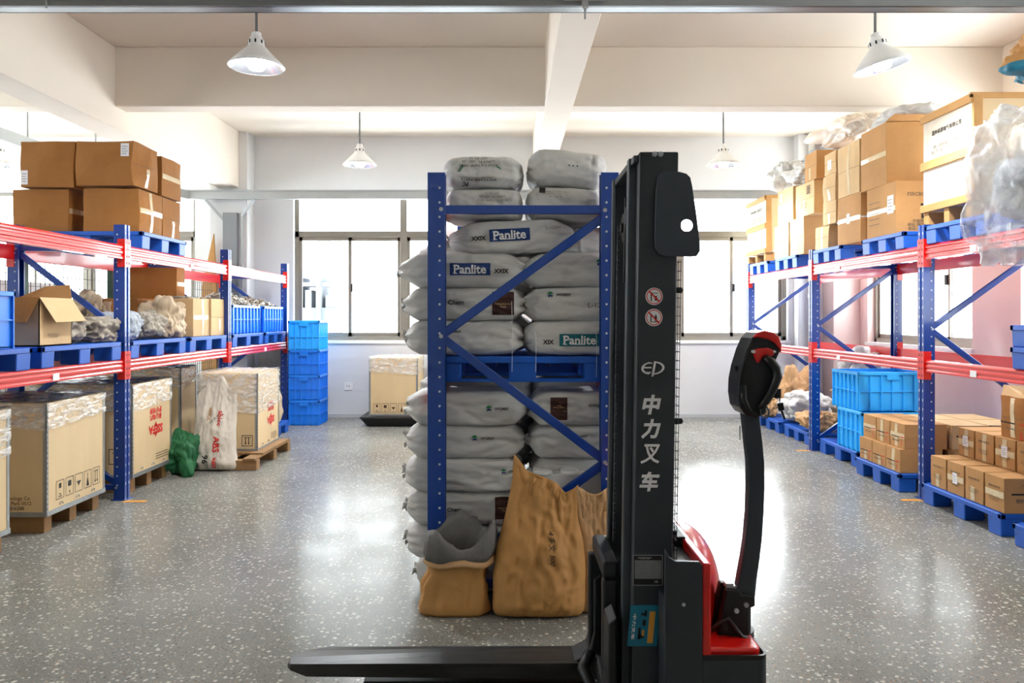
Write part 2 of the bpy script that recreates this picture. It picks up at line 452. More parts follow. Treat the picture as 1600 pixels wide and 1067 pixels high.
def terrazzo():
    m = bpy.data.materials.new('polished_terrazzo'); m.use_nodes = True; nt = m.node_tree; N = nt.nodes; L = nt.links
    b = N['Principled BSDF']
    t = N.new('ShaderNodeTexCoord')
    def vor(scale, thr, seed):
        mp = N.new('ShaderNodeMapping'); mp.inputs['Location'].default_value = (seed, seed * .7, 0); mp.inputs['Scale'].default_value = (1, 1, 0)
        L.new(t.outputs['Object'], mp.inputs[0])
        dn = N.new('ShaderNodeTexNoise'); dn.inputs['Scale'].default_value = scale * 1.3
        L.new(mp.outputs[0], dn.inputs['Vector'])
        ad = N.new('ShaderNodeMixRGB'); ad.blend_type = 'ADD'; ad.inputs['Fac'].default_value = .012
        L.new(mp.outputs[0], ad.inputs[1]); L.new(dn.outputs['Color'], ad.inputs[2])
        v = N.new('ShaderNodeTexVoronoi'); v.inputs['Scale'].default_value = scale; L.new(ad.outputs[0], v.inputs['Vector'])
        sep = N.new('ShaderNodeSeparateColor'); L.new(v.outputs['Color'], sep.inputs[0])
        # chip radius depends on the cell
        mul = N.new('ShaderNodeMath'); mul.operation = 'MULTIPLY'; mul.inputs[1].default_value = thr; L.new(sep.outputs[0], mul.inputs[0])
        lt = N.new('ShaderNodeMath'); lt.operation = 'LESS_THAN'; L.new(v.outputs['Distance'], lt.inputs[0]); L.new(mul.outputs[0], lt.inputs[1])
        return lt, sep
    n1 = N.new('ShaderNodeTexNoise'); n1.inputs['Scale'].default_value = .9; n1.inputs['Detail'].default_value = 6; L.new(t.outputs['Object'], n1.inputs['Vector'])
    r = N.new('ShaderNodeValToRGB'); L.new(n1.outputs['Fac'], r.inputs[0])
    r.color_ramp.elements[0].position = .3; r.color_ramp.elements[0].color = srgb('#6e6d66')
    r.color_ramp.elements[1].position = .7; r.color_ramp.elements[1].color = srgb('#8b8b86')
    c = r.outputs[0]
    for sc_, th, col, sd in ((38, .40, '#c2c0b4', 0), (85, .42, '#a09c92', 3.1), (60, .28, '#55524c', 7.7), (48, .22, '#a88a6c', 12.3)):
        lt, sep = vor(sc_, th, sd)
        mx = N.new('ShaderNodeMixRGB'); L.new(lt.outputs[0], mx.inputs['Fac']); L.new(c, mx.inputs[1]); mx.inputs[2].default_value = srgb(col); c = mx.outputs[0]
    L.new(c, b.inputs['Base Color'])
    n2 = N.new('ShaderNodeTexNoise'); n2.inputs['Scale'].default_value = 1.7; n2.inputs['Detail'].default_value = 7; n2.inputs['Roughness'].default_value = .7
    L.new(t.outputs['Object'], n2.inputs['Vector'])
    mr = N.new('ShaderNodeMapRange'); mr.inputs['From Min'].default_value = .3; mr.inputs['From Max'].default_value = .7
    mr.inputs['To Min'].default_value = .12; mr.inputs['To Max'].default_value = .30
    L.new(n2.outputs['Fac'], mr.inputs['Value']); L.new(mr.outputs[0], b.inputs['Roughness'])
    b.inputs['IOR'].default_value = 1.16
    return m
M_FLOOR = terrazzo()

prepare_texts([(k, s, b, sh) for k, s, b, sh in (
    ('panlite', 'Panlite', .024, 0), ('xxix', 'XXIX', .035, 0), ('xix', 'XIX', .035, 0), ('chem', 'Chem', .012, 0),
    ('gchem', 'G Chem', .012, 0), ('lgchem', 'LG Chem', .012, 0), ('hygrex', 'HYGREX', .03, .2), ('poly', 'POLYCARBONATE', .01, 0), ('pc', 'PC', .03, .25),
    ('pcr', 'Polycarbonate\nResin', .005, 0), ('l1250', 'L-1250Y', 0, 0), ('small', 'ROSSI ELE TAMP 100 CI\nLUPOY PC 1201 - 22\nGPC EN 10', 0, 0),
    ('sssfa', 'SSEFA', .05, 0), ('red2', '昆山电机\n股份有限', .03, 0), ('ep', 'EP', .03, .25), ('zhong', '中', .042, .2), ('li', '力', .042, .2),
    ('cha', '叉', .02, .2), ('che', '车', .04, .2), ('firm', '温州卓源电气有限公司', .02, 0),
    ('firm2', '地址: 乐清市柳市镇工业区正泰大楼\n电话: 0577-27862777  传真: 0577-27862799', 0, 0),
    ('abicc', 'abicc', .02, 0), ('abs', 'ABS', .03, 0), ('hand', '4多文 500', 0, .3), ('ce', 'CE', 0, 0), ('num', '96', .02, 0),
    ('addr', '宁波市\n地址: 慈溪市\n电话: 0574-6', .01, 0), ('forno', 'FSRCBOS09', .01, 0), ('hanzi', '面', .02, 0),
    ('lines', 'Nanotechnology Co\nSuzhou Ind Park 0512\nTel 0512-6288', .01, 0), ('carton', '塑料机械有限公司', .02, 0), ('vertical', '品质', .02, 0),
    ('cara', '中力叉车', .02, 0), ('anjin', '江苏安金', .02, 0), ('stamp', '小心轻放', .01, 0),
)])

# ================================================================ the setting
def struct(o):
    o['kind'] = 'structure'; return o
struct(MB().box(XL - .3, XR + .3, YN - .3, YB + .3, -.2, 0).build('floor', M_FLOOR))
struct(MB().box(XL - .3, XR + .3, YN - .3, YB + .3, ZC, ZC + .2).build('ceiling', M_CEIL))

def wall(name, a0, a1, wins, fn, m):
    v, f = plate([[(a0, 0), (a1, 0), (a1, ZC), (a0, ZC)]] + [[(w0, WZ0), (w1, WZ0), (w1, WZ1), (w0, WZ1)] for w0, w1 in wins], .26)
    return struct(MB().add([fn(p) for p in v], f).build(name, m))
wall('wall_back', XL - .26, XR + .26, BACK_W, lambda p: (p.x, YB + p.z, p.y), M_WALL)
wall('wall_near', XL - .26, XR + .26, NEAR_W, lambda p: (p.x, YN - p.z, p.y), M_WALL)
wall('wall_right', YN, YB, RIGHT_W, lambda p: (XR + p.z, p.x, p.y), M_WALLR)
wall('wall_left', YN, YB, LEFT_W, lambda p: (XL - p.z, p.x, p.y), M_WALL)

def window(n, w0, w1, fn):
    """aluminium window: two fixed lights above two sliding pairs; (a, depth, z) mapped by fn"""
    D0, D1 = .09, .15
    def bx(mb, a0, a1, z0, z1, d0=D0, d1=D1):
        p = fn(a0, d0, z0); q = fn(a1, d1, z1); mb.box(p[0], q[0], p[1], q[1], p[2], q[2])
    root = bpy.data.objects.new('window_%d' % n, None); COL.objects.link(root); root['kind'] = 'structure'
    w = w1 - w0; mid = (w0 + w1) / 2
    fr = MB()
    bx(fr, w0, w0 + .06, WZ0, WZ1); bx(fr, w1 - .06, w1, WZ0, WZ1)
    bx(fr, w0, w1, WZ0, WZ0 + .07); bx(fr, w0, w1, WZ1 - .05, WZ1)
    bx(fr, w0, w1, 2.66, 2.75); bx(fr, mid - .05, mid + .05, WZ0, WZ1, D0 - .015)
    fr.build('window_frame', M_FRAME, root, bevel=.004, seg=1)
    sl = MB()
    bx(sl, w0 - .03, w1 + .03, WZ0 - .03, WZ0 + .012, -.03, .09)
    sl.build('window_sill', M_REVEAL, root)
    for a0, a1 in ((w0 + .06, mid - .05), (mid + .05, w1 - .06)):
        g = MB(); bx(g, a0, a1, 2.75, WZ1 - .05, .118, .122); g.build('window_pane', M_GLASS, root)
        c = (a0 + a1) / 2
        for s0, s1, d in ((a0, c + .025, .10), (c - .025, a1, .122)):
            sash = MB()
            for q in ((s0, s0 + .045, WZ0 + .07, 2.66), (s1 - .045, s1, WZ0 + .07, 2.66), (s0, s1, WZ0 + .07, WZ0 + .125), (s0, s1, 2.61, 2.66)):
                bx(sash, *q, d, d + .02)
            so = sash.build('sash', M_FRAME, root)
            g = MB(); bx(g, s0 + .04, s1 - .04, WZ0 + .12, 2.615, d + .008, d + .012); g.build('pane', M_GLASS, so)
        lt = MB(); bx(lt, c + .02, c + .045, 1.85, 1.97, .07, .10); lt.build('window_latch', M_BLACKM, root)
wi = 1
for a, b in BACK_W: window(wi, a, b, lambda a, d, z: (a, YB + d, z)); wi += 1
for a, b in RIGHT_W: window(wi, a, b, lambda a, d, z: (XR + d, a, z)); wi += 1
for a, b in LEFT_W: window(wi, a, b, lambda a, d, z: (XL - d, a, z)); wi += 1
for a, b in NEAR_W: window(wi, a, b, lambda a, d, z: (a, YN - d, z)); wi += 1

# downstand beams and wall columns
def trim(n, *b, m=None, bevel=.01):
    return struct(MB().box(*b).build('trim_%d' % n, m or M_CEIL, bevel=bevel))
EB = 3.545
trim(1, XL, XR, 7.53, 7.76, EB, ZC)                       # beam across the room
trim(2, .352, .632, YN, YB, EB - .006, ZC)                       # beam running to the back wall
trim(3, -4.18, -3.86, YN, YB, 3.33, ZC)                   # deeper beam on the left
trim(4, 4.84, XR, YN, YB, 3.4, ZC)
trim(5, XL, XR, 1.6, 1.86, EB, ZC)
trim(6, -4.28, -3.74, 10.98, YB, 0, ZC, m=M_WALL)         # wall column
trim(7, 4.19, 4.42, 11.12, YB, 0, ZC, m=M_WALL)
trim(8, 4.62, XR, 10.93, YB, 0, ZC, m=M_WALLR)
trim(9, -3.58, -3.25, 10.98, YB, 0, 1.12, m=M_CONC)       # bare concrete pier under the window
struct(MB().box(-3.7, 4.19, YB - .012, YB, 0, .05).build('baseboard_back', mat('skirting_paint', '#b9bcc0', .6)))

# faint industrial towers beyond the back window
M_FAR = mat('distant_haze_grey', '#5a6067', .9)
d = thing('distant_factory', 'pale grey factory towers and pipework seen far off through the left back window', 'building', (-15, 62, 0))
tw = MB()
for x0, x1, z0, z1 in ((-17.6, -14.2, -1, 2.2), (-17.3, -16.9, 0, 4.6), (-16.6, -16.1, 0, 3.6), (-15.6, -15.3, 0, 8.2), (-17.6, -14.2, 3.9, 4.2), (-15.0, -14.4, 0, 3.2)):
    kd = .8 + .13 * z1 + .07 * (x1 - x0); tw.box(x0 + 15 + .5, x1 + 15 + .5, -kd, kd, z0, z1)
tw.box(-2.1, 1.3, -.8, .8, 9.4, 10.6)
tw.build('tower', M_FAR, d)

# ---------------------------------------------------------------- lamps
def make_lamp(loc, label, tilt=0.):
    t = thing('pendant_lamp', label, 'lamp', loc, group='conical pendant lamps')
    Mt = Matrix.Rotation(tilt, 4, 'Y')
    sh = MB()
    sh.lathe([(.20, 0), (.204, .004), (.165, .045), (.11, .10), (.062, .15), (.058, .155)], M=Mt)
    sh.lathe([(.198, .003), (.16, .040), (.105, .095), (.058, .148)], M=Mt, mi=1)
    sh.build('lamp_shade', (M_LAMPW, M_LAMPI), t, smooth=True)
    cp = MB(); cp.lathe([(.060, .152), (.058, .19), (.036, .225), (.034, .25), (.02, .256), (.0, .256)], M=Mt)
    for k in range(8):
        a = k * PI / 4 + .2; cp.box(-.006, .006, .0, .004, .165, .19, M=Mt @ Matrix.Rotation(a, 4, 'Z') @ Matrix.Translation((0, .0575, 0)), mi=1)
    cp.build('lamp_cap', (M_LAMPW, M_BLACKM), t, smooth=False)
    bl = MB(); bl.lathe([(.0, -.022), (.05, -.016), (.068, .015), (.06, .08), (.04, .11), (.03, .14)], M=Mt); bl.build('bulb', M_BULB, t, smooth=True)
    rd = MB(); top = Mt @ Vector((0, 0, .25)); rd.tube([top, (top.x, top.y, ZC - loc[2])], .010, 8)
    rd.build('rod', M_TRAYD, t)
    ld = bpy.data.lights.new('lamp_light', 'SPOT'); ld.energy = 95; ld.spot_size = math.radians(150); ld.spot_blend = .6
    ld.shadow_soft_size = .06; ld.color = (.93, .97, 1.0)
    lo = bpy.data.objects.new('lamp_light', ld); COL.objects.link(lo); lo.parent = t; lo.location = Mt @ Vector((0, 0, -.05))
    return t
ZL = EYE + 1.83
make_lamp((-1.85, 5.63, ZL), 'lit white cone pendant lamp hanging nearest on the left side of the room')
make_lamp((2.74, 5.63, ZL), 'lit pendant lamp hanging crooked above the right aisle', tilt=-.22)
make_lamp((-1.80, 9.27, ZL), 'small lit pendant lamp before the left part of the back wall')
make_lamp((2.59, 9.27, ZL), 'small lit pendant lamp before the right part of the back wall')
make_lamp((-6.16, 9.27, ZL), 'lit pendant lamp cut by the left edge beyond the mesh fence')

tag(MB().box(-1.10, -1.04, 5.58, 5.62, ZC - .03, ZC).build('ceiling_anchor', M_STEEL), 'small grey metal anchor left on the ceiling right of the nearest left lamp', 'anchor')
# ---------------------------------------------------------------- cable trays, pipe, socket
t = thing('cable_tray', 'grey steel cable tray crossing the room right under the ceiling', 'cable tray', (0, 5.05, 3.5))
tr = MB(); tr.box(-8.0, 4.8, -.055, -.045, 0, .11).box(-8.0, 4.8, .045, .055, 0, .11).box(-8.0, 4.8, -.055, .055, 0, .008)
tr.box(-8.0, 4.8, -.062, -.055, 0, .012).box(-8.0, 4.8, -.062, .062, .11, .118)
tr.build('channel', M_TRAYD, t)
hg = MB(); hg.box(.475, .515, -.075, -.062, -.02, .15).tube([(.495, -.068, -.09), (.495, -.068, .60)], .007, 8).tube([(.495, -.068, -.03), (.495, -.068, -.012)], .014, 6)
hg.build('hanger_clamp', M_STEEL, t)
for hx in (-6.0, -3.0, 3.6):
    hg = MB(); hg.tube([(hx, -.068, -.02), (hx, -.068, .60)], .006, 8); hg.build('hanger_rod', M_STEEL, t)

t = thing('cable_trunking', 'galvanised cable trunking running along the back wall and down the left column', 'cable trunking', (-3.9, 10.9, 3.2))
c = MB()
def wb(mb, x0, x1, y0, y1, z0, z1): mb.box(x0 + 3.9, x1 + 3.9, y0 - 10.9, y1 - 10.9, z0 - 3.2, z1 - 3.2)
ZT = 3.21
wb(c, -4.55, .45, 10.86, 10.96, ZT - .06, ZT + .06); wb(c, -4.55, .45, 10.845, 10.86, ZT + .045, ZT + .065); wb(c, -4.55, .45, 10.845, 10.86, ZT - .065, ZT - .045)
wb(c, .45, 4.6, 10.86, 10.96, ZT - .06, ZT + .06); wb(c, .45, 4.6, 10.845, 10.86, ZT + .045, ZT + .065); wb(c, .45, 4.6, 10.845, 10.86, ZT - .065, ZT - .045)
c.build('channel', M_GALV, t)
c = MB(); 
c.bar((-4.55 + 3.9, 0, 0), (-4.95 + 3.9, -.75, .05), .10, .12); c.bar((-4.95 + 3.9, -.75, .05), (-4.95 + 3.9, -9.4, .05), .10, .12)
c.build('side_channel', M_GALV, t)
c = MB(); wb(c, -4.06, -3.86, 10.90, 10.975, .9, ZT - .25); c.build('down_duct', mat('grey_duct', '#83868a', .5, metal=.3), t)
c = MB()
c.bar((-4.30 + 3.9, 0, -.06), (-4.02 + 3.9, .03, -.38), .035, .035); c.bar((-3.62 + 3.9, 0, -.06), (-3.80 + 3.9, .03, -.28), .035, .035)
c.bar((-3.80 + 3.9, .03, -.28), (-3.80 + 3.9, .05, -2.3), .02, .02)
c.build('bracket', M_GALV, t)
for hx, hy in ((-4.95, 7.9), (-4.95, 6.9), (-4.95, 9.2)):
    c = MB(); c.tube([(hx + 3.9, hy - 10.9, 0), (hx + 3.9, hy - 10.9, ZC - 3.2)], .008, 6); c.build('hanger_rod', M_STEEL, t)

p = MB(); p.tube([(4.36, 11.06, 0), (4.36, 11.06, ZC)], .042, 16)
for z in (.9, 1.75, 2.6): p.tube([(4.36, 11.06, z), (4.36, 11.06, z + .06)], .054, 16)
tag(p.build('drain_pipe', mat('white_pvc', '#e4e4e2', .35), smooth=True), 'white plastic drain pipe standing in the back right corner', 'pipe')
t = thing('wall_socket', 'small white socket plate low on the back wall right of the blue crates', 'wall socket', (-2.36, YB, .46))
MB().box(-.06, .06, -.012, 0, -.06, .06).build('cover_plate', M_LABEL, t, bevel=.004)
s = MB(); s.box(-.02, -.012, -.014, -.012, -.01, .015).box(.012, .02, -.014, -.012, -.01, .015); s.build('socket_slot', M_INK, t)
for (x, y), lb in zip(((-3.0, 6.16), (3.26, 6.2), (3.27, 8.5)),
        ('orange floor tape stub at the foot of the nearest left rack post', 'orange floor tape stub at the foot of the nearest right rack post', 'orange floor tape stub at the foot of the farther right rack post')):
    tag(MB().box(x - .09, x + .09, y - .03, y + .03, .0, .002).build('floor_tape', M_ORNG), lb, 'floor tape', group='orange tape marks')

# ---------------------------------------------------------------- mesh fence behind the left rack
XFN = -4.2
t = thing('mesh_fence', 'green-posted wire mesh fence standing behind the left pallet rack', 'fence', (XFN, 8, 0))
for i in range(5):
    y = 5.19 + 1.457 * i - 8
    MB().box(-.025, .025, y - .03, y + .03, 0, 2.0).build('fence_post', M_FENCE, t)
    if i < 4:
        w = MB()
        for k in range(1, 20): w.box(-.003, .003, y + .03 + k * .070 - .002, y + .03 + k * .070 + .002, .05, 1.95)
        for k in range(20): w.box(-.003, .003, y + .03, y + 1.427, .05 + k * .1 - .002, .05 + k * .1 + .002)
        w.build('wire_panel', M_WIRE, t)
bd = MB(); bd.box(-5.10, -5.08, 7.25, 8.75, .6, 1.85)
for i in range(9):
    for j in range(7): bd.box(-5.0799, -5.078, 7.42 + i * .15, 7.435 + i * .15, .75 + j * .16, .765 + j * .16, mi=1)
bt = thing('display_board', 'white perforated board standing behind the wire fence on the left', 'board', (-5.09, 8, 0))
bd.build('panel', (M_BOARD, M_TRAYD), bt, off=(-5.09, 8, 0))
ft = MB(); ft.box(-.2, .2, -.7, -.66, 0, .6).box(-.2, .2, .66, .7, 0, .6); ft.build('foot', M_TRAYD, bt)
w = MB(); w.prism([(-4.36, 1.9), (-4.19, 2.66), (-4.15, 1.9)], lambda a, b: (a, 10.90, b), lambda a, b: (a, 10.93, b))
w.box(-4.36, -4.15, 10.90, 10.93, 0, 1.9)
tag(w.build('timber_offcut', M_WOOD), 'pointed pale timber board leaning at the left back column', 'timber board')
# ================================================================ pallet racks
BZ_UP, BZ_LO = (1.945, 2.06), (1.036, 1.134)
def make_rack(label, xf, n, ys, ydepth=.95, bays=None):
    """xf: aisle face of the front posts; n = direction the front faces (+1 = +X); ys: first corner of each frame"""
    PW, PD = .085, .09
    t = thing('pallet_rack', label, 'pallet rack', (xf, ys[0], 0))
    ox, oy = xf, ys[0]
    xb = xf - n * ydepth
    H = 2.225
    rear_prof = lambda s: [(0, 0), (0, .028), (-.008 * s, .032), (-.008 * s, .053), (0, .057), (0, PW), (-PD * s, PW), (-PD * s, PW - .012),
                           (-.012 * s, PW - .012), (-.012 * s, .012), (-PD * s, .012), (-PD * s, 0)]
    for yi, y in enumerate(ys):
        for xx, s in ((xf, n), (xb, -n)):
            pr = rear_prof(s)
            p = MB(); p.prism(pr, lambda a, b: (a, b, .004), lambda a, b: (a, b, H))
            z = .12
            while z < H - .05:
                p.box(.0005 * s, -.003 * s, .012, .020, z, z + .022, mi=1); p.box(.0005 * s, -.003 * s, .065, .073, z, z + .022, mi=1)
                p.tube([(-.062 * s, -.0015, z), (-.062 * s, 0.004, z)], .0065, 6, mi=1)
                z += .075
            po = p.build('upright_post', (M_BLUE, M_HOLE), t); po.location = (xx - ox, y - oy, 0)
            bp = MB().box(-.10 * s, .02 * s, -.02, PW + .02, 0, .006); b = bp.build('base_plate', M_BLUE, po)
        # frame bracing
        fx0, fx1 = xf - n * .07 - ox, xb + n * .07 - ox; yy = y - oy + .030
        br = [((fx0, 1.385), (fx1, 2.0)), ((fx0, 1.375), (fx1, .735)), ((fx1, .72), (fx0, .12))]
        for (a, za), (b_, zb) in br:
            MB().bar((a, yy, za), (b_, yy, zb), .028, .045, up=(0, 0, 1)).build('diagonal_brace', M_BLUE, t, bevel=.003, seg=1)
        for zc in (2.035, .10):
            MB().bar((fx0, yy - .004, zc), (fx1, yy - .004, zc), .03, .045).build('cross_brace', M_BLUE, t, bevel=.003, seg=1)
        bo = MB()
        for xq, zq in ((fx0, 1.38), (fx0, 2.035), (fx1, .73), (fx1, 2.03), (fx0, .10)):
            bo.tube([(xq, -.006 + y - oy, zq), (xq, .001 + y - oy, zq)], .011, 8)
        bo.build('brace_bolt', M_BOLT, t)
    # beams
    bp = [(0, 0), (0, .018), (-.005, .023), (-.005, .038), (0, .043), (0, .062), (-.006, .067), (-.006, .082), (0, .087), (0, .100), (-.012, .115), (-.045, .115), (-.045, 0)]
    for i in range(len(ys) - 1):
        y0, y1 = ys[i] + PW - oy, ys[i + 1] - oy
        for z0, z1 in (BZ_UP, BZ_LO):
            for xx, s in ((xf, n), (xb, -n)):
                k = (z1 - z0) / .115
                be = MB(); be.prism(bp, lambda a, b: (a * s, y0, b * k), lambda a, b: (a * s, y1, b * k))
                bo = be.build('beam', M_RED, t, bevel=.0015, seg=1); bo.location = (xx - ox - s * .006, 0, z0)
                for yy, d in ((y0, 1), (y1, -1)):
                    cn = MB()
                    cn.box(.006 * s, .010 * s, yy - .04 * d, yy, -.062, .165)
                    cn.box(.010 * s, -.052 * s, yy, yy + .005 * d, -.062, .165)
                    for q in range(4): cn.box(.010 * s, .0115 * s, yy - .027 * d, yy - .018 * d, -.04 + q * .055, -.022 + q * .055, mi=1)
                    cn.build('beam_connector', (M_RED, M_INK), bo)
                if (i + (z0 > 1.5)) % 2 == 0 or n < 0:
                    yl = y0 + (y1 - y0) * (.55 if n > 0 else .68)
                    if s == n: MB().box(-.002 * s, .002 * s, yl, yl + .075, .008, .055).build('shelf_tag', M_LABEL, bo)
    return t
FR = [3.96, 6.20, 8.49, 10.74]
make_rack('blue and red steel pallet rack along the left side of the room', -3.10, 1, FR)
make_rack('blue and red steel pallet rack along the right side below the windows', 3.35, -1, FR, ydepth=1.0)
make_rack('blue and red pallet rack standing end-on in the middle full of white sacks', -.419, -1, [3.96, 6.25], ydepth=.985)

# ================================================================ pallets
def make_pallet(sx, sy, h, label, loc, rz=0.):
    """blue plastic nine-foot pallet, sx along local x, sy along local y, origin at the bottom centre"""
    t = thing('plastic_pallet', label, 'pallet', loc, rz, group='blue plastic pallets')
    d = MB(); hx, hy = sx / 2, sy / 2; tz = h - .035
    d.box(-hx, hx, -hy, -hy + .035, tz, h).box(-hx, hx, hy - .035, hy, tz, h).box(-hx, -hx + .035, -hy, hy, tz, h).box(hx - .035, hx, -hy, hy, tz, h)
    nb = int(sy / .048)
    for i in range(1, nb): d.box(-hx + .03, hx - .03, -hy + i * sy / nb - .012, -hy + i * sy / nb + .012, h - .012, h - .001)
    for i in range(1, 6): d.box(-hx + i * sx / 6 - .01, -hx + i * sx / 6 + .01, -hy + .03, hy - .03, tz, h - .006)
    d.build('deck', M_PALLET, t, bevel=.004, seg=1)
    fw = .15
    me = None
    for ix in (-1, 0, 1):
        for iy in (-1, 0, 1):
            cx, cy = ix * (hx - fw / 2 - .006), iy * (hy - fw / 2 - .006)
            if me is None:
                f = MB(); w0, w1 = fw / 2 - .004, fw / 2
                f.add([(-w0, -w0, 0), (w0, -w0, 0), (w0, w0, 0), (-w0, w0, 0), (-w1, -w1, tz + .004), (w1, -w1, tz + .004), (w1, w1, tz + .004), (-w1, w1, tz + .004)],
                      [(0, 3, 2, 1), (4, 5, 6, 7), (0, 1, 5, 4), (1, 2, 6, 5), (2, 3, 7, 6), (3, 0, 4, 7)])
                o = f.build('foot', M_PALLET, t, bevel=.008, seg=2); me = o
            else:
                o = me.copy(); COL.objects.link(o); o.parent = t
            o.location = (cx, cy, 0)
    return t
def pal_row(side, X, y0, y1, z, label, depth=1.0, h=.145):
    """pallet whose aisle face lies at X between y0 and y1"""
    xc = X - side * depth / 2
    return make_pallet(depth, y1 - y0, h, label, (xc, (y0 + y1) / 2, z))
ZP = BZ_LO[1]; ZU = BZ_UP[1]
# left rack, lower shelf
pal_row(1, -3.10, 4.08, 5.00, ZP, 'blue pallet under the blue crate at the left edge, lower shelf of left rack')
pal_row(1, -3.10, 5.10, 6.17, ZP, 'blue pallet under the opened carton on the left rack')
pal_row(1, -3.10, 6.31, 7.40, ZP, 'blue pallet on the left rack under the pile of dusty sacks and cartons')
pal_row(1, -3.10, 7.48, 8.46, ZP, 'blue pallet on the left rack under two tall pale cartons')
pal_row(1, -3.10, 8.64, 9.72, ZP, 'blue pallet on the left rack under the nearer blue crate of scraps')
pal_row(1, -3.10, 9.80, 10.70, ZP, 'blue pallet on the left rack under the farthest blue crate of scraps')
pal_row(1, -3.10, 6.50, 7.40, ZU, 'blue pallet on top of the left rack under brown cartons', depth=1.04)
# right rack, upper level
pal_row(-1, 3.34, 9.92, 10.68, ZU, 'farthest blue pallet on top of the right rack, under the pale wooden crate')
pal_row(-1, 3.34, 8.92, 9.66, ZU, 'blue pallet on top of the right rack second from the back wall')
pal_row(-1, 3.34, 7.74, 8.46, ZU, 'blue pallet on top of the right rack under many small cartons')
pal_row(-1, 3.34, 6.50, 7.28, ZU, 'blue pallet on top of the right rack under two big cartons')
pal_row(-1, 3.34, 5.36, 6.17, ZU, 'blue pallet on top of the right rack under the big wooden crate')
pal_row(-1, 3.34, 4.20, 5.00, ZU, 'blue pallet on top of the right rack behind the big clear plastic bag')
# right rack, lower shelf
pal_row(-1, 3.34, 4.15, 5.12, ZP, 'lower of two stacked blue pallets on the right rack shelf at the right edge')
pal_row(-1, 3.34, 4.15, 5.12, ZP + .146, 'upper of two stacked blue pallets on the right rack shelf at the right edge')
# right rack, floor
pal_row(-1, 3.42, 9.74, 10.60, 0, 'farthest blue floor pallet on the right under a grey-white sack')
pal_row(-1, 3.44, 8.82, 9.62, 0, 'blue floor pallet on the right under crumpled kraft bags', depth=1.1)
pal_row(-1, 3.40, 7.50, 8.42, 0, 'blue floor pallet carrying the two stacked light blue crates', depth=1.2, h=.155)
pal_row(-1, 3.28, 6.46, 7.28, 0, 'blue floor pallet under small cartons just left of the near right post', depth=1.1, h=.155)
pal_row(-1, 3.30, 5.15, 6.14, 0, 'nearest fully visible blue floor pallet, loaded with rows of small cartons', depth=1.2, h=.155)
pal_row(-1, 3.27, 4.10, 4.99, 0, 'empty blue pallet on the floor cut by the right edge', depth=1.1)
# middle rack
mp = make_pallet(.96, 1.0, .13, 'dark blue pallet on the middle rack beams under the upper sacks', (.073, 4.55, 1.14))
mb = MB().box(-.47, .47, -.49, -.40, -.004, .012).box(-.47, .47, .40, .49, -.004, .012).box(-.47, .47, -.06, .06, -.004, .012).box(-.47, .47, -.02, .0, .0, .10)
for q in range(7): mb.box(-.44 + q * .147, -.436 + q * .147, -.02, -.35, .06, .10)
mb.build('skid_and_light_block', M_PALLET, mp)  # bottom skids, plus a middle web added to block light through the openings

# ================================================================ plastic crates
def make_box_crate(name, label, sx, sy, h, loc, rz, m, group, ribs=5, hrib=(.5,)):
    t = thing(name, label, 'crate', loc, rz, group=group)
    b = MB(); hx, hy = sx / 2, sy / 2; tk = .006; bx, by = hx - .018, hy - .018
    b.box(-bx, bx, -by, by, .004, .012)
    for (x0, x1, y0, y1) in ((-bx, bx, -by, -by + tk), (-bx, bx, by - tk, by), (-bx, -bx + tk, -by, by), (bx - tk, bx, -by, by)): b.box(x0, x1, y0, y1, 0, h)
    for i in range(ribs + 1):
        q = -bx + i * 2 * bx / ribs
        for s in (-1, 1): b.box(q - .005, q + .005, s * by, s * (by + .016), 0, h)
        q = -by + i * 2 * by / ribs
        for s in (-1, 1): b.box(s * bx, s * (bx + .016), q - .005, q + .005, 0, h)
    for hh in hrib:
        for s in (-1, 1):
            b.box(-bx, bx, s * by, s * (by + .013), h * hh - .004, h * hh + .004); b.box(s * bx, s * (bx + .013), -by, by, h * hh - .004, h * hh + .004)
    b.build('bin', m, t)
    r = MB()
    for z0, z1 in ((h - .03, h),):
        for s in (-1, 1):
            r.box(-hx, hx, s * (by - tk), s * hy, z0, z1); r.box(s * (bx - tk), s * hx, -hy, hy, z0, z1)
    r.build('rim', m, t, bevel=.003, seg=1)
    for s in (-1, 1): MB().box(-.06, .06, s * (hy - .001), s * (hy + .004), h - .075, h - .03).build('handle_grip', m, t, bevel=.002, seg=1)
    return t
SH = .3425
for k, (lb, m) in enumerate((('bottom light blue crate of the tall stack by the left rack end', M_CRATE2), ('second crate from the floor in the tall blue stack by the left rack end', M_CRATE2),
        ('third crate from the floor in the tall blue stack by the left rack end', M_CRATE2), ('topmost brighter blue crate of the tall stack by the left rack end', M_CRATE3))):
    make_box_crate('plastic_crate', lb, .43, .50, SH - .002 if k < 3 else .40, (-2.79, 10.70, .0 + k * SH), 0, m, 'stacked blue crates on the floor', hrib=(.45,))
make_box_crate('plastic_crate', 'blue crate cut by the left edge on the left rack shelf', .5, .62, .36, (-3.40, 4.60, ZP + .146), 0, M_CRATE2, 'crates on the left rack', ribs=4)
c1 = make_box_crate('plastic_crate', 'nearer blue crate heaped with scraps at the far end of the left rack', .62, .98, .335, (-3.44, 9.2, ZP + .146), 0, M_CRATE2, 'crates on the left rack', ribs=8)
c2 = make_box_crate('plastic_crate', 'farther blue crate heaped with scraps at the far end of the left rack', .62, .84, .335, (-3.44, 10.25, ZP + .146), 0, M_CRATE2, 'crates on the left rack', ribs=7)
make_box_crate('plastic_crate', 'lower of the two big light blue crates on the right floor pallet', .60, .56, .40, (3.70, 7.68, .156), .0, M_CRATE3, 'crates on the right floor', ribs=5)
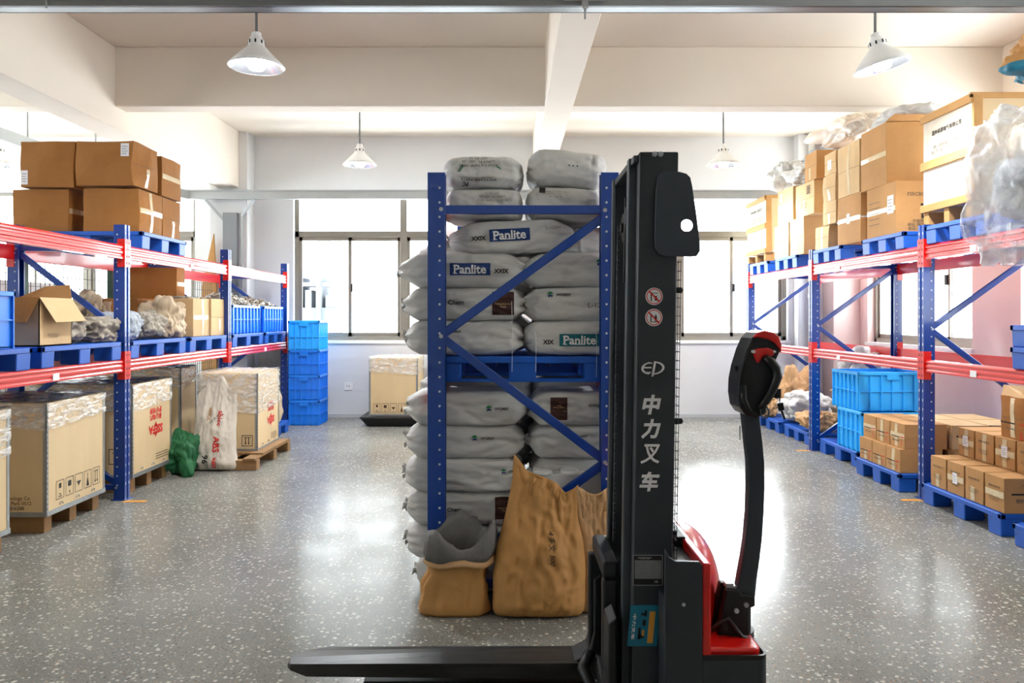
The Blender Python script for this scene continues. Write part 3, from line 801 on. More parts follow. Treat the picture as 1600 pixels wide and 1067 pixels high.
make_box_crate('plastic_crate', 'upper of the two big light blue crates on the right floor pallet', .70, .56, .38, (3.75, 7.80, .557), .04, M_CRATE3, 'crates on the right floor', ribs=6)

def scraps(label, x0, x1, y0, y1, z, h, seed):
    R = random.Random(seed); mb = MB()
    for i in range(800):
        u, v = R.random() * 2 - 1, R.random() * 2 - 1
        top = h * max(0.08, 1 - .75 * (u * u) - .6 * (v * v)) * (.7 + .3 * noise.noise(Vector((u * 2, v * 2, seed))))
        c = Vector(((x0 + x1) / 2 + u * (x1 - x0) / 2 * .95, (y0 + y1) / 2 + v * (y1 - y0) / 2 * .95, z + top * R.random() ** .22))
        a = R.random() * PI; L = R.uniform(.03, .09); d = Vector((math.cos(a), math.sin(a), R.uniform(-.5, .5))) * L / 2; w = R.uniform(.008, .028)
        mb.bar(c - d, c + d, w, .006, up=(R.uniform(-1, 1), R.uniform(-1, 1), R.uniform(0, 1)), mi=R.choice((0, 0, 1, 1, 2, 3)))
    mb.box(x0 + .02, x1 - .02, y0 + .02, y1 - .02, z - .06, z + .012, mi=0)
    tag(mb.build('plastic_scraps', (mat('pale_scrap', '#b9b3a8', .6), mat('white_scrap', '#dcdad4', .5), mat('grey_scrap', '#6d6a64', .6), mat('brown_scrap', '#8d7f6a', .7))), label, 'scraps', kind='stuff')
scraps('heap of pale plastic scraps in the nearer blue crate on the left rack', -3.73, -3.15, 8.73, 9.67, ZP + .146 + .31, .25, 3)
scraps('heap of pale plastic scraps in the farther blue crate on the left rack', -3.73, -3.15, 9.85, 10.65, ZP + .146 + .31, .19, 8)
# ================================================================ cartons
def carton(label, x0, x1, y0, y1, z0, h, seed=0, m=None, tape='x+', lab=None, prints=None, rz=0., rx=0., group='cardboard cartons', bulge=.005, strap=False, name='cardboard_box', squash=0., flapedge=True):
    R = random.Random(seed * 7 + 1)
    sx, sy = abs(x1 - x0), abs(y1 - y0)
    t = thing(name, label, 'cardboard box', ((x0 + x1) / 2, (y0 + y1) / 2, z0), 0, group, rot=(rx, 0, rz))
    vs, fs = cube_grid(6, 6, 6); out = []
    off = Vector((R.uniform(0, 50), R.uniform(0, 50), R.uniform(0, 50)))
    for p in vs:
        b = bulge * (1 + noise.noise(p * 1.2 + off))
        q = Vector((p.x, p.y, p.z))
        q.x *= 1 - squash * .5 * (p.z + 1) * (.5 + noise.noise(p + off))
        x = q.x * sx / 2 + (b * p.x * (1 - p.y ** 2) * (1 - p.z ** 2) if abs(p.x) > .99 else 0)
        y = q.y * sy / 2 + (b * p.y * (1 - p.x ** 2) * (1 - p.z ** 2) if abs(p.y) > .99 else 0)
        z = (p.z + 1) * h / 2 + (-.6 * b * (1 - p.y ** 2) * (1 - p.x ** 2) if p.z > .99 else 0)
        n = noise.noise_vector(p * .9 + off) * bulge * .9
        if p.z < -.9: n.z = 0
        out.append(Vector((x, y, z)) + n)
    body = MB().add(out, fs).build('carton_body', m or M_CARD, t, bevel=.002, seg=1)
    bvh = BVHTree.FromPolygons(out, fs)
    ax = tape; cx = {'x+': sx / 2, 'x-': -sx / 2}.get(ax, 0); half = sy / 2 if ax[0] == 'x' else sx / 2
    if tape:
        if flapedge:  # seam where the end flaps meet
            decal(t, 'flap_seam', M_INKG, rect2(-half * .98, h * .5 - .0016, half * .98, h * .5 + .0016, 6, 1), (cx, 0, 0) if ax[0] == 'x' else (0, -sy / 2, 0), ax, bvh, .001)
        k = R.random()
        if k < .75:
            decal(t, 'tape_strip', M_TAPE, rect2(-.024, h * .03, .024, h * (.45 if k < .3 else .97), 1, 8), (cx, R.uniform(-.02, .02), 0) if ax[0] == 'x' else (0, -sy / 2, 0), ax, bvh, .0018)
        if k > .5:
            decal(t, 'tape_strip', M_TAPE, rect2(-half * .97, h * .5 - .022, half * .97, h * .5 + .022, 8, 1), (cx, 0, 0) if ax[0] == 'x' else (0, -sy / 2, 0), ax, bvh, .0024)
    if lab:
        for (axl, u, v, w, hh) in lab:
            c0 = {'x+': (sx / 2, u, v), 'x-': (-sx / 2, -u, v), 'y-': (u, -sy / 2, v)}[axl]
            decal(t, 'paper_label', M_LABEL, rect2(-w / 2, -hh / 2, w / 2, hh / 2, 4, 4), c0, axl, bvh, .003)
            lines = join2(*[rect2(-w * .36, hh * q, w * (.36 if i % 2 else .2), hh * q + hh * .035) for i, q in enumerate((-.3, -.12, .06, .24))])
            decal(t, 'label_print', M_INKG, lines, c0, axl, bvh, .0042)
    if prints:
        for (axl, u, v, m2, mm) in prints:
            c0 = {'x+': (sx / 2, u, v), 'x-': (-sx / 2, -u, v), 'y-': (u, -sy / 2, v)}[axl]
            decal(t, 'print', mm, m2, c0, axl, bvh, .0026)
    if strap:
        s = MB(); e = .006
        s.box(-sx / 2 - e, -sx / 2 - e + .002, -sy / 2, sy / 2, h * .5 - .008, h * .5 + .008); s.box(-sx / 2, sx / 2, -sy / 2 - e, -sy / 2 - e + .002, h * .5 - .008, h * .5 + .008)
        s.build('strap', M_TAPEW, t)
    return t, z0 + h + .001

def Lc(label, pxn, pxf, z0, ytop, depth, X=-3.14, **k):
    y0, y1 = Yx(pxn, X), Yx(pxf, X); h = zz(ytop, y0) - z0
    k.setdefault('tape', 'x+')
    return carton(label, X - depth, X, y0, y1, z0, h, **k)[1]
def Rc(label, pxn, pxf, z0, ytop, depth, X=3.39, **k):
    y0, y1 = Yx(pxn, X), Yx(pxf, X); h = zz(ytop, y0) - z0
    k.setdefault('tape', 'x-')
    return carton(label, X, X + depth, y0, y1, z0, h, **k)[1]

# --- brown cartons on top of the left rack
ZT0 = ZU + .147
g = 'brown cartons on top of the left rack'
carton('lower front right brown carton on top of the left rack', -3.62, -3.14, 6.53, 6.96, ZT0, .365, 1, M_CARDD, group=g, bulge=.012)
carton('lower carton behind, second from the aisle corner, top of left rack', -3.60, -3.15, 6.99, 7.36, ZT0, .36, 2, M_CARDD, group=g, bulge=.010)
carton('lower front left brown carton on top of the left rack', -4.24, -3.76, 6.56, 7.0, ZT0, .36, 3, M_CARDD, group=g, bulge=.012)
carton('upper front right brown carton with dented flaps, top of left rack', -3.66, -3.17, 6.50, 6.92, ZT0 + .385, .375, 4, M_CARDD, group=g, bulge=.016, rx=.0, rz=-.04,
       lab=[('y-', .18, .30, .07, .11)])
carton('upper carton behind the dented one on top of the left rack', -3.60, -3.15, 6.97, 7.37, ZT0 + .375, .36, 5, M_CARDD, group=g, bulge=.010)
carton('upper front left carton with label low on its side, top of left rack', -4.15, -3.70, 6.52, 6.95, ZT0 + .375, .385, 6, M_CARDD, group=g, bulge=.014, rz=.03, lab=[('y-', -.19, .08, .06, .12)])

# --- left rack, lower shelf
ZS = ZP + .147
g = 'cartons on the lower shelf of the left rack'
# opened carton with hanging flaps
t = thing('cardboard_box', 'opened carton with hanging flaps beside the blue crate on the left rack', 'cardboard box', (-3.36, 5.36, ZS), 0, g)
b = MB(); sx, sy, h = .40, .38, .33
for a in ((-sx / 2, sx / 2, -sy / 2, -sy / 2 + .006), (-sx / 2, sx / 2, sy / 2 - .006, sy / 2), (-sx / 2, -sx / 2 + .006, -sy / 2, sy / 2), (sx / 2 - .006, sx / 2, -sy / 2, sy / 2)): b.box(*a, 0, h)
b.box(-sx / 2, sx / 2, -sy / 2, sy / 2, 0, .008)
b.build('carton_body', M_CARDL, t)
fl = MB(); fl.add([(sx / 2, -sy / 2, h), (sx / 2, sy / 2, h), (sx / 2 + .07, sy / 2 + .06, h - .16), (sx / 2 + .07, -sy / 2 + .07, h - .17)], [(0, 1, 2, 3)])
fl.build('flap', M_CARDL, t, thick=.005)
fl = MB(); fl.add([(-sx / 2, -sy / 2, h), (sx / 2, -sy / 2, h), (sx / 2 - .04, -sy / 2 - .08, h - .17), (-sx / 2 + .02, -sy / 2 - .08, h - .16)], [(0, 1, 2, 3)])
fl.build('flap', M_CARDD, t, thick=.005)
fl = MB(); fl.add([(-sx / 2, sy / 2, h), (sx / 2, sy / 2, h), (sx / 2 - .03, sy / 2 + .03, h + .10), (sx / 2 - .20, sy / 2 + .03, h + .09)], [(0, 1, 2, 3)])
fl.build('flap', M_CARD, t, thick=.005)
decal(t, 'print', M_INKG, text2('lines', w=.14, h=.03), (sx / 2, -.03, .07), 'x+', None, .002)
z = Lc('flat carton under the upper brown box behind the dusty sacks, left rack', 214, 292, ZS, 466, .45, X=-3.48, m=M_CARDD, seed=11, group=g)
Lc('square brown carton standing on another behind the dusty sacks, left rack', 276, 289, z, 418, .52, X=-3.50, m=M_CARDD, seed=12, group=g)
Lc('nearer of two tall pale cartons before the second left rack post', 302, 328, ZS, 466, .34, X=-3.17, m=M_CARDL, seed=13, group=g)
Lc('farther of two tall pale cartons before the second left rack post', 330, 354.5, ZS, 467, .40, X=-3.15, m=M_CARDL, seed=14, group=g)

# --- right rack, top
ZR = ZU + .147
g = 'cartons on top of the right rack'
zb = Rc('lower carton with white label right of the pale far crate, top of right rack', 1232, 1210, ZR, 348, .5, m=M_CARDL, seed=21, group=g, lab=[('x-', -.13, .30, .07, .11)])
Rc('upper carton with white label right of the pale far crate, top of right rack', 1239, 1215.5, zb, 290, .5, m=M_CARDL, seed=22, group=g, lab=[('x-', -.13, .33, .07, .11)])
zd = Rc('lower carton in third column from the back wall, top of right rack', 1256, 1234.5, ZR, 338, .55, m=M_CARDL, seed=23, group=g)
ze = Rc('wide carton with printed character in third column, top of right rack', 1272, 1243.5, zd, 280, .5, m=M_CARDL, seed=24, group=g, prints=[('x-', .12, .28, text2('hanzi', h=.10), M_INKG), ('x-', 0, .12, text2('lines', w=.22), M_INKG)])
Rc('small top carton beneath the end of the plastic sack, top of right rack', 1276, 1258, ze, 234, .5, m=M_CARD, seed=25, group=g)
zg = Rc('small crushed carton at the bottom of the fourth column, top of right rack', 1294, 1273.5, ZR, 351, .5, m=M_CARDL, seed=26, group=g, squash=.1)
zh = Rc('small second carton from the pallet in the narrow column, top of right rack', 1306, 1286, zg, 311, .5, m=M_CARDL, seed=27, group=g)
zi = Rc('torn third carton from the pallet in the narrow column, top of right rack', 1305.5, 1286, zh, 269, .5, m=M_CARDL, seed=28, group=g, bulge=.01)
Rc('top carton with taped label in the narrow column, top of right rack', 1306, 1288.5, zi, 234, .5, m=M_CARDL, seed=29, group=g, lab=[('x-', 0, .10, .10, .10)])
zk = Rc('strapped carton with white label, bottom layer, top of right rack', 1345, 1309, ZR, 299, .5, m=M_CARD, seed=30, group=g, strap=True, lab=[('x-', 0, .25, .07, .10)])
Rc('tall dirty carton standing on the strapped carton, top of right rack', 1343, 1309.5, zk, 217, .46, m=M_CARDL, seed=31, group=g, bulge=.012)
zm = Rc('lower big printed carton left of the big wooden crate, top of right rack', 1400, 1355, ZR, 282, .62, m=M_CARD, seed=32, group=g,
        lab=[('x-', .18, .27, .11, .16)], prints=[('y-', -.10, .35, text2('forno', w=.22), M_INKG), ('y-', -.03, .20, text2('hanzi', h=.13), M_INK), ('y-', -.12, .08, text2('addr', w=.18), M_INKG),
        ('x-', -.12, .22, join2(*[rect2(-.1, q, .1, q + .006) for q in (-.1, -.05, 0, .05, .1)]), M_INKG)])
Rc('upper big carton with raised flap beside the big wooden crate, right rack', 1385, 1345.5, zm, 190, .62, m=M_CARD, seed=33, group=g)
fl = MB(); y0 = Yx(1385, 3.39); zt = zz(190, y0)
ot = [o for o in bpy.data.objects if o.get('label', '').startswith('upper big carton')][0]
fl.add([(-.31, -.22, .0), (.31, -.22, 0), (.28, -.33, .045), (-.28, -.33, .045)], [(0, 1, 2, 3)])
fo = fl.build('flap', M_CARD, ot, thick=.005); fo.location = (0, 0, zt - ot.location.z)

# --- right floor: small cartons
ZF = .157
g = 'small printed cartons on the right floor pallets'
def small_marks(sy, h, R, two=False):
    pr = [('x-', 0, h * .44, rect2(-sy * .42, -.004, sy * .18, .004, 3, 1), M_INK), ('x-', 0, h * .46, rect2(sy * .22, -.004, sy * .46, .004, 2, 1), M_INKR),
          ('x-', -sy * .08, h * .28, text2('carton', w=sy * .5), M_INKG), ('x-', sy * .3, h * .22, text2('vertical', w=.016, h=.05), M_INKR)]
    return pr
NM = 0
def sm(label, x, y0, y1, z0, h, dx=.36, lab=None, marks=True, cam=False, rz=0., m=None):
    global NM; NM += 1
    pr = small_marks(y1 - y0, h, None) if marks else [('x-', 0, h * .7, text2('carton', w=(y1 - y0) * .6), M_INKG), ('x-', 0, h * .35, text2('lines', w=(y1 - y0) * .55), M_INKG)]
    if cam: pr += [('y-', 0, h * .55, rect2(-dx * .38, -.006, dx * .3, .006, 4, 1), M_INK), ('y-', 0, h * .36, text2('carton', w=dx * .6), M_INKG), ('y-', 0, h * .8, text2('stamp', w=dx * .4), M_INKG)]
    return carton(label, x, x + dx, y0, y1, z0, h, NM + 50, m or M_CARD, 'x-', lab, pr, rz, group=g, bulge=.003, name='small_carton', flapedge=False)[1]
D = [(6.50, 6.74), (6.75, 6.99), (7.0, 7.24)]
h1 = .20
n3 = ('nearest', 'middle', 'farthest')
for i, (a, b_) in enumerate(D):
    sm('%s lower carton in the aisle row on the pallet left of the near right post' % n3[i], 3.31, a, b_, ZF, h1)
for i, (a, b_) in enumerate(((6.50, 6.74), (6.76, 6.99), (7.01, 7.25))):
    sm('%s upper carton in the aisle row on the pallet left of the near right post' % n3[i], 3.35, a, b_, ZF + h1 + .001, h1 + .01)
for i, (a, b_) in enumerate(((6.48, 6.85), (6.87, 7.24))):
    q = ('nearer', 'farther')[i]
    sm('%s lower carton in the second row behind the near right post' % q, 3.72, a, b_, ZF, h1, dx=.30, marks=False, cam=True)
    sm('%s upper carton in the second row behind the near right post' % q, 3.74, a, b_, ZF + h1 + .001, h1 + .005, dx=.30, marks=False, cam=True, m=M_CARDL)
    sm('%s lower carton in the third row, by the wall side right of the near post' % q, 4.04, a, b_, ZF, h1, dx=.32, marks=False, cam=True, m=M_CARDL)
    sm('%s upper carton in the third row, by the wall side right of the near post' % q, 4.05, a, b_, ZF + h1 + .001, h1 + .006, dx=.33, marks=False, cam=True, m=M_CARDL)
E = [(5.16, 5.37), (5.39, 5.60), (5.62, 5.83), (5.85, 6.06)]
o4 = ('nearest', 'second nearest', 'third nearest', 'farthest')
hE = .235
for i, (a, b_) in enumerate(E):
    sm('%s carton of the bottom aisle row on the nearest loaded pallet' % o4[i], 3.33, a, b_, ZF, hE, dx=.38, marks=False, cam=(i == 0), lab=[('x-', 0, .12, .06, .08)] if i == 2 else None)
o4b = ('nearest', 'second nearest', 'third nearest', 'farthest')
for i, (a, b_) in enumerate(((5.17, 5.38), (5.40, 5.62), (5.64, 5.86), (5.88, 6.08))):
    sm('%s carton of the second layer, set back, on the nearest loaded pallet' % o4b[i], 3.56, a, b_, ZF + hE + .001, .215, dx=.38, marks=False, lab=[('x-', 0, .12, .07, .08)] if i in (1, 3) else None)
for i, (a, b_) in enumerate(((5.17, 5.50), (5.52, 5.85))):
    sm('%s bottom carton of the back row on the nearest loaded pallet' % ('nearer', 'farther')[i], 3.98, a, b_, ZF, hE, dx=.40, marks=False, cam=True)
    sm('%s upper carton of the back row on the nearest loaded pallet' % ('nearer', 'farther')[i], 3.98, a, b_, ZF + hE + .001, .215, dx=.40, marks=False, cam=True)
# torn open carton on top
tz = ZF + hE + .001 + .217
tt, _ = carton('torn open-topped carton standing on top of the small carton pile', 3.60, 3.90, 5.33, 5.62, tz, .30, 77, M_CARDD, 'x-', None,
       [('x-', -.02, .11, rect2(-.13, -.005, .05, .005, 3, 1), M_INK), ('x-', -.02, .07, text2('carton', w=.12), M_INKG), ('x-', .11, .11, rect2(-.03, -.004, .03, .004, 2, 1), M_INKR), ('x-', .09, .03, text2('vertical', w=.02, h=.06), M_INKR)],
       group=g, bulge=.012, name='small_carton')
fl = MB()
fl.add([(-.15, .14, .29), (-.15, -.14, .29), (-.13, -.10, .36), (-.10, .0, .335), (-.12, .12, .37)], [(0, 1, 2, 3, 4)])
fl.add([(-.15, .14, .29), (.15, .14, .29), (.12, .18, .35), (-.1, .19, .37)], [(0, 1, 2, 3)])
fl.build('torn_flap', M_CARDL, tt, thick=.004)
sm('carton beside the torn open carton at the right edge', 3.60, 5.10, 5.30, tz, .2, dx=.34, marks=False)

# ================================================================ wooden crates
def pictos(n=5, s=.105):
    ms = []
    for i in range(n):
        x = (i - (n - 1) / 2) * s * 1.12; a = s * .46; bb = s * .62; w = .004
        ms += [rect2(x - a, -bb, x + a, -bb + w), rect2(x - a, bb - w, x + a, bb), rect2(x - a, -bb, x - a + w, bb), rect2(x + a - w, -bb, x + a, bb)]
        if i == 0: ms += [rect2(x - .014, .01, x + .014, .045), rect2(x - .02, -.05, x + .02, -.044), rect2(x - .012, -.035, x + .012, -.028)]
        if i == 1: ms += [rect2(x - .02, .0, x + .02, .04), rect2(x - .005, -.05, x + .005, -.03)]
        if i == 2: ms += [([(x - .028, .012), (x, -.022), (x + .028, .012)], [(0, 1, 2)])]
        if i == 3: ms += [([(x - .018, -.05), (x + .018, -.05), (x, .02)], [(0, 1, 2)]), rect2(x - .003, .02, x + .003, .045)]
        if i == 4:
            ms.append(rect2(x - .03, .036, x + .03, .042))
            for q in (-.015, .015): ms += [rect2(x + q - .003, -.03, x + q + .003, .036), ([(x + q - .01, -.03), (x + q, -.052), (x + q + .01, -.03)], [(0, 1, 2)])]
    return join2(*ms)
def arrows(s=.10):
    ms = [rect2(-s / 2, -s / 2, s / 2, -s / 2 + .006), rect2(-s / 2, s / 2 - .006, s / 2, s / 2), rect2(-s / 2, -s / 2, -s / 2 + .006, s / 2), rect2(s / 2 - .006, -s / 2, s / 2, s / 2), rect2(-.035, .028, .035, .034)]
    for q in (-.016, .016): ms += [rect2(q - .004, -.022, q + .004, .03), ([(q - .011, -.02), (q, -.042), (q + .011, -.02)], [(0, 1, 2)])]
    return join2(*ms)
def brand2(w=.26):
    """red crate mark, upside down as the crates stand"""
    a = text2('sssfa', w=w, rot=PI)
    d = ([(-.03, .032), (0, .07), (.03, .032)], [(0, 1, 2)]), ([(-.03, -.032), (0, -.07), (.03, -.032)], [(0, 1, 2)])
    b = text2('red2', w=w * .85, rot=PI, dy=.14)
    return join2(a, *d, b)

def wrinkle_sheet(mb, pts, nu, nv, amp, seed, nrm):
    """bilinear patch of 4 corners with wrinkles along nrm"""
    A, B, C, D_ = [Vector(p) for p in pts]; nrm = Vector(nrm); vs = []
    for j in range(nv + 1):
        for i in range(nu + 1):
            u, v = i / nu, j / nv
            p = A.lerp(B, u).lerp(D_.lerp(C, u), v)
            k = noise.noise(Vector((u * 6, v * 14 + u * 3, seed))) + .6 * noise.noise(Vector((u * 20, v * 22, seed + 5)))
            vs.append(p + nrm * (amp * (1.0 + k)))
    fs = [(j * (nu + 1) + i, j * (nu + 1) + i + 1, (j + 1) * (nu + 1) + i + 1, (j + 1) * (nu + 1) + i) for j in range(nv) for i in range(nu)]
    mb.add(vs, fs)

def wrapped_crate(label, x0, x1, y0, y1, zbot, h, seed, marks=(), feet=True, foot_h=None, wrap=.32, dark_top=False, name='plywood_crate'):
    t = thing(name, label, 'wooden crate', ((x0 + x1) / 2, (y0 + y1) / 2, 0 if feet else zbot), 0, 'film-wrapped plywood crates')
    hx, hy = (x1 - x0) / 2, (y1 - y0) / 2; zb = zbot if feet else 0.
    MB().box(-hx, hx, -hy, hy, zb, zb + h).build('crate_body', M_PLY, t, bevel=.003, seg=1)
    e = MB(); w = .022; o = .003
    for sx in (-1, 1):
        for sy in (-1, 1):
            X, Y = sx * hx, sy * hy
            e.box(X + sx * o, X - sx * w, Y + sy * o, Y, zb, zb + h); e.box(X + sx * o, X, Y + sy * o, Y - sy * w, zb, zb + h)
    for s in (-1, 1):
        e.box(-hx - o, hx + o, s * hy, s * (hy + .008), zb - .012, zb + .02); e.box(s * hx, s * (hx + .008), -hy - o, hy + o, zb - .012, zb + .02)
    k = zb + .03
    while k < zb + h - .03:
        for sy in (-1,):
            e.box(hx + o, hx + o + .001, -hy + .006, -hy + .013, k, k + .012, mi=1)
        k += .035
    e.build('edge_trim', (M_STEEL, M_INKG), t)
    cl = MB()
    for q in (-.55, 0, .55):
        cl.tube([(hx + .006, q * hy + .02 * math.cos(a), zb + .035 + .02 * math.sin(a)) for a in [PI * i / 6 for i in range(7)]], .003, 5)
        cl.tube([(q * hx + .02 * math.cos(a), -hy - .006, zb + .035 + .02 * math.sin(a)) for a in [PI * i / 6 for i in range(7)]], .003, 5)
    cl.build('lid_clip', M_STEEL, t)
    if feet:
        for q in (-1, 0, 1):
            MB().box(-hx + .04, hx - .03, q * (hy - .07) - .045, q * (hy - .07) + .045, 0, zb - .012).build('skid', M_WOODD, t, bevel=.003, seg=1)
    # stretch film
    f = MB(); zt = zb + h + .004; zl = zb + h * (1 - wrap); g_ = .007
    wrinkle_sheet(f, [(hx + g_, -hy, zl), (hx + g_, hy, zl + .04), (hx + g_, hy, zt), (hx + g_, -hy, zt)], 26, 18, .006, seed, (1, 0, 0))
    wrinkle_sheet(f, [(-hx, -hy - g_, zl + .05), (hx, -hy - g_, zl), (hx, -hy - g_, zt), (-hx, -hy - g_, zt)], 26, 18, .006, seed + 3, (0, -1, 0))
    wrinkle_sheet(f, [(-hx, hy + g_, zl), (hx, hy + g_, zl), (hx, hy + g_, zt), (-hx, hy + g_, zt)], 16, 10, .006, seed + 4, (0, 1, 0))
    f.build('stretch_film', M_FILM, t, smooth=True)
    f = MB(); wrinkle_sheet(f, [(-hx - .01, -hy - .012, zt), (hx + .012, -hy - .012, zt), (hx + .012, hy + .012, zt), (-hx - .01, hy + .012, zt)], 34, 34, .010, seed + 9, (0, 0, 1))
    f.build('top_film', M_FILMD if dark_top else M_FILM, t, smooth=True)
    for axl, u, v, m2, mm in marks:
        c0 = {'x+': (hx, u, zb + v), 'y-': (u, -hy, zb + v)}[axl]
        decal(t, 'stencil_print', mm, m2, c0, axl, None, .002)
    return t
lines3 = lambda w: join2(*[rect2(-w / 2, q, w / 2, q + .008) for q in (0, .022, .044)])
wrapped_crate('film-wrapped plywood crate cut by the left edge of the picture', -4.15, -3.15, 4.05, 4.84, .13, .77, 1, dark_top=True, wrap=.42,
              marks=[('x+', .22, .12, arrows(), M_INK)])
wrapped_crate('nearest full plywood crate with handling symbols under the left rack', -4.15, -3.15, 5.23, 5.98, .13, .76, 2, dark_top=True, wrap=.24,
              marks=[('x+', .02, .14, pictos(), M_INK), ('y-', .25, .08, text2('lines', w=.30), M_INKB), ('y-', .05, .36, brand2(.24), M_INKR)])
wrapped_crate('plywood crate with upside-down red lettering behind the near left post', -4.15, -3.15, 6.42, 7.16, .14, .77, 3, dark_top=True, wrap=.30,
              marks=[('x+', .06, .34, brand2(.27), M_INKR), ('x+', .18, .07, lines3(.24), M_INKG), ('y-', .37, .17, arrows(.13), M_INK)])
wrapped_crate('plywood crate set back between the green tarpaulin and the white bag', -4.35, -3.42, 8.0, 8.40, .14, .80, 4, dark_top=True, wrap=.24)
wrapped_crate('plywood crate jutting into the left aisle on a timber pallet', -3.13, -2.53, 7.72, 8.44, .135, .775, 5, feet=False, wrap=.52,
              marks=[('x+', .08, .26, brand2(.24), M_INKR), ('y-', .20, .10, arrows(.11), M_INK), ('x+', .18, .06, lines3(.2), M_INKG)])
wrapped_crate('film-wrapped plywood crate against the back wall beside the middle rack', -1.90, -1.24, 10.45, 11.15, .14, .78, 6, feet=False, wrap=.3,
              marks=[('y-', .0, .10, pictos(5, .10), M_INKB)])
# pallet under the jutting crate
t = thing('timber_pallet', 'rough timber pallet under the crate jutting into the left aisle', 'pallet', (-2.85, 8.0, 0))
for y in (-.55, .0, .50):
    MB().box(-.36, .42, y - .05, y + .05, 0, .095).build('runner', M_WOODD, t, bevel=.004, seg=1)
for x in (-.30, -.08, .13, .35):
    MB().box(x - .06, x + .06, -.62, .56, .096, .118).build('deck_board', M_WOODD, t, bevel=.003, seg=1)
MB().box(-.36, .42, -.40, .50, .119, .134).build('deck_sheet', M_WOODD, t)
t = thing('plastic_pallet', 'black plastic pallet under the crate by the back wall', 'pallet', (-1.55, 10.8, 0))
pb = MB(); pb.add([(-.36, -.43, 0), (.42, -.43, 0), (.42, .33, 0), (-.36, .33, 0), (-.44, -.5, .11), (.5, -.5, .11), (.5, .4, .11), (-.44, .4, .11)],
                  [(0, 3, 2, 1), (4, 5, 6, 7), (0, 1, 5, 4), (1, 2, 6, 5), (2, 3, 7, 6), (3, 0, 4, 7)]).box(-.45, .51, -.51, .41, .11, .138)
pb.build('deck', M_BPAL, t, bevel=.008)

# big pale board crates on top of the right rack
def board_crate(label, x0, x1, y0, y1, z0, h, seed, txt=True):
    t = thing('wooden_crate', label, 'wooden crate', ((x0 + x1) / 2, (y0 + y1) / 2, z0), 0, 'pale board crates')
    hx, hy = (x1 - x0) / 2, (y1 - y0) / 2; b0 = .13
    MB().box(-hx, hx, -hy, hy, b0, h).build('board_panel', M_PLYW, t)
    MB().box(-hx + .05, hx - .05, -hy - .004, -hy + .01, b0 + .03, h - .03).build('end_panel', M_PLY, t)
    w = .07; e = .02; md = b0 + (h - b0) * .47
    for zc0, zc1 in ((b0 - .01, b0 + .05), (md - .035, md + .035), (h - .06, h)):
        MB().box(-hx - e, -hx, -hy - e, hy + e, zc0, zc1).build('batten', M_WOOD, t, bevel=.003, seg=1)
    for q in (-hx, hx - w):
        MB().box(q, q + w, -hy - .022, -hy, b0 - .01, h).build('corner_post', M_WOOD, t, bevel=.003, seg=1)
    MB().box(-hx - e, hx, -hy - e, -hy - .0, h - .03, h + .012).build('batten', M_WOOD, t, bevel=.003, seg=1)
    MB().box(-hx + .001, hx, -hy, hy, h, h + .012).build('lid', M_WOOD, t)
    for yq in (-hy + .04, 0, hy - .04):
        MB().box(-hx, hx, yq - .035, yq + .035, 0, b0 - .011).build('skid', M_WOOD, t, bevel=.003, seg=1)
    if txt:
        decal(t, 'stencil_print', M_INK, text2('firm', w=2 * hy * .62), (-hx, 0, md + (h - md) * .60), 'x-', None, .003)
        decal(t, 'stencil_print', M_INK, text2('firm2', w=2 * hy * .62, h=.075), (-hx, 0, md + (h - md) * .27), 'x-', None, .003)
    return t
y0, y1 = Yx(1521, 3.40), Yx(1439, 3.40)
board_crate('big pale wooden crate with black stencilled characters, top of right rack', 3.40, 4.25, y0 + .02, y1 - .04, ZR, zz(146, y0) - ZR, 1)
y0, y1 = Yx(1196.5, 3.39), Yx(1168, 3.39)
board_crate('farthest pale wooden crate on top of the right rack by the back wall', 3.39, 4.25, y0, y1, ZR, zz(306, y0) - ZR, 2)
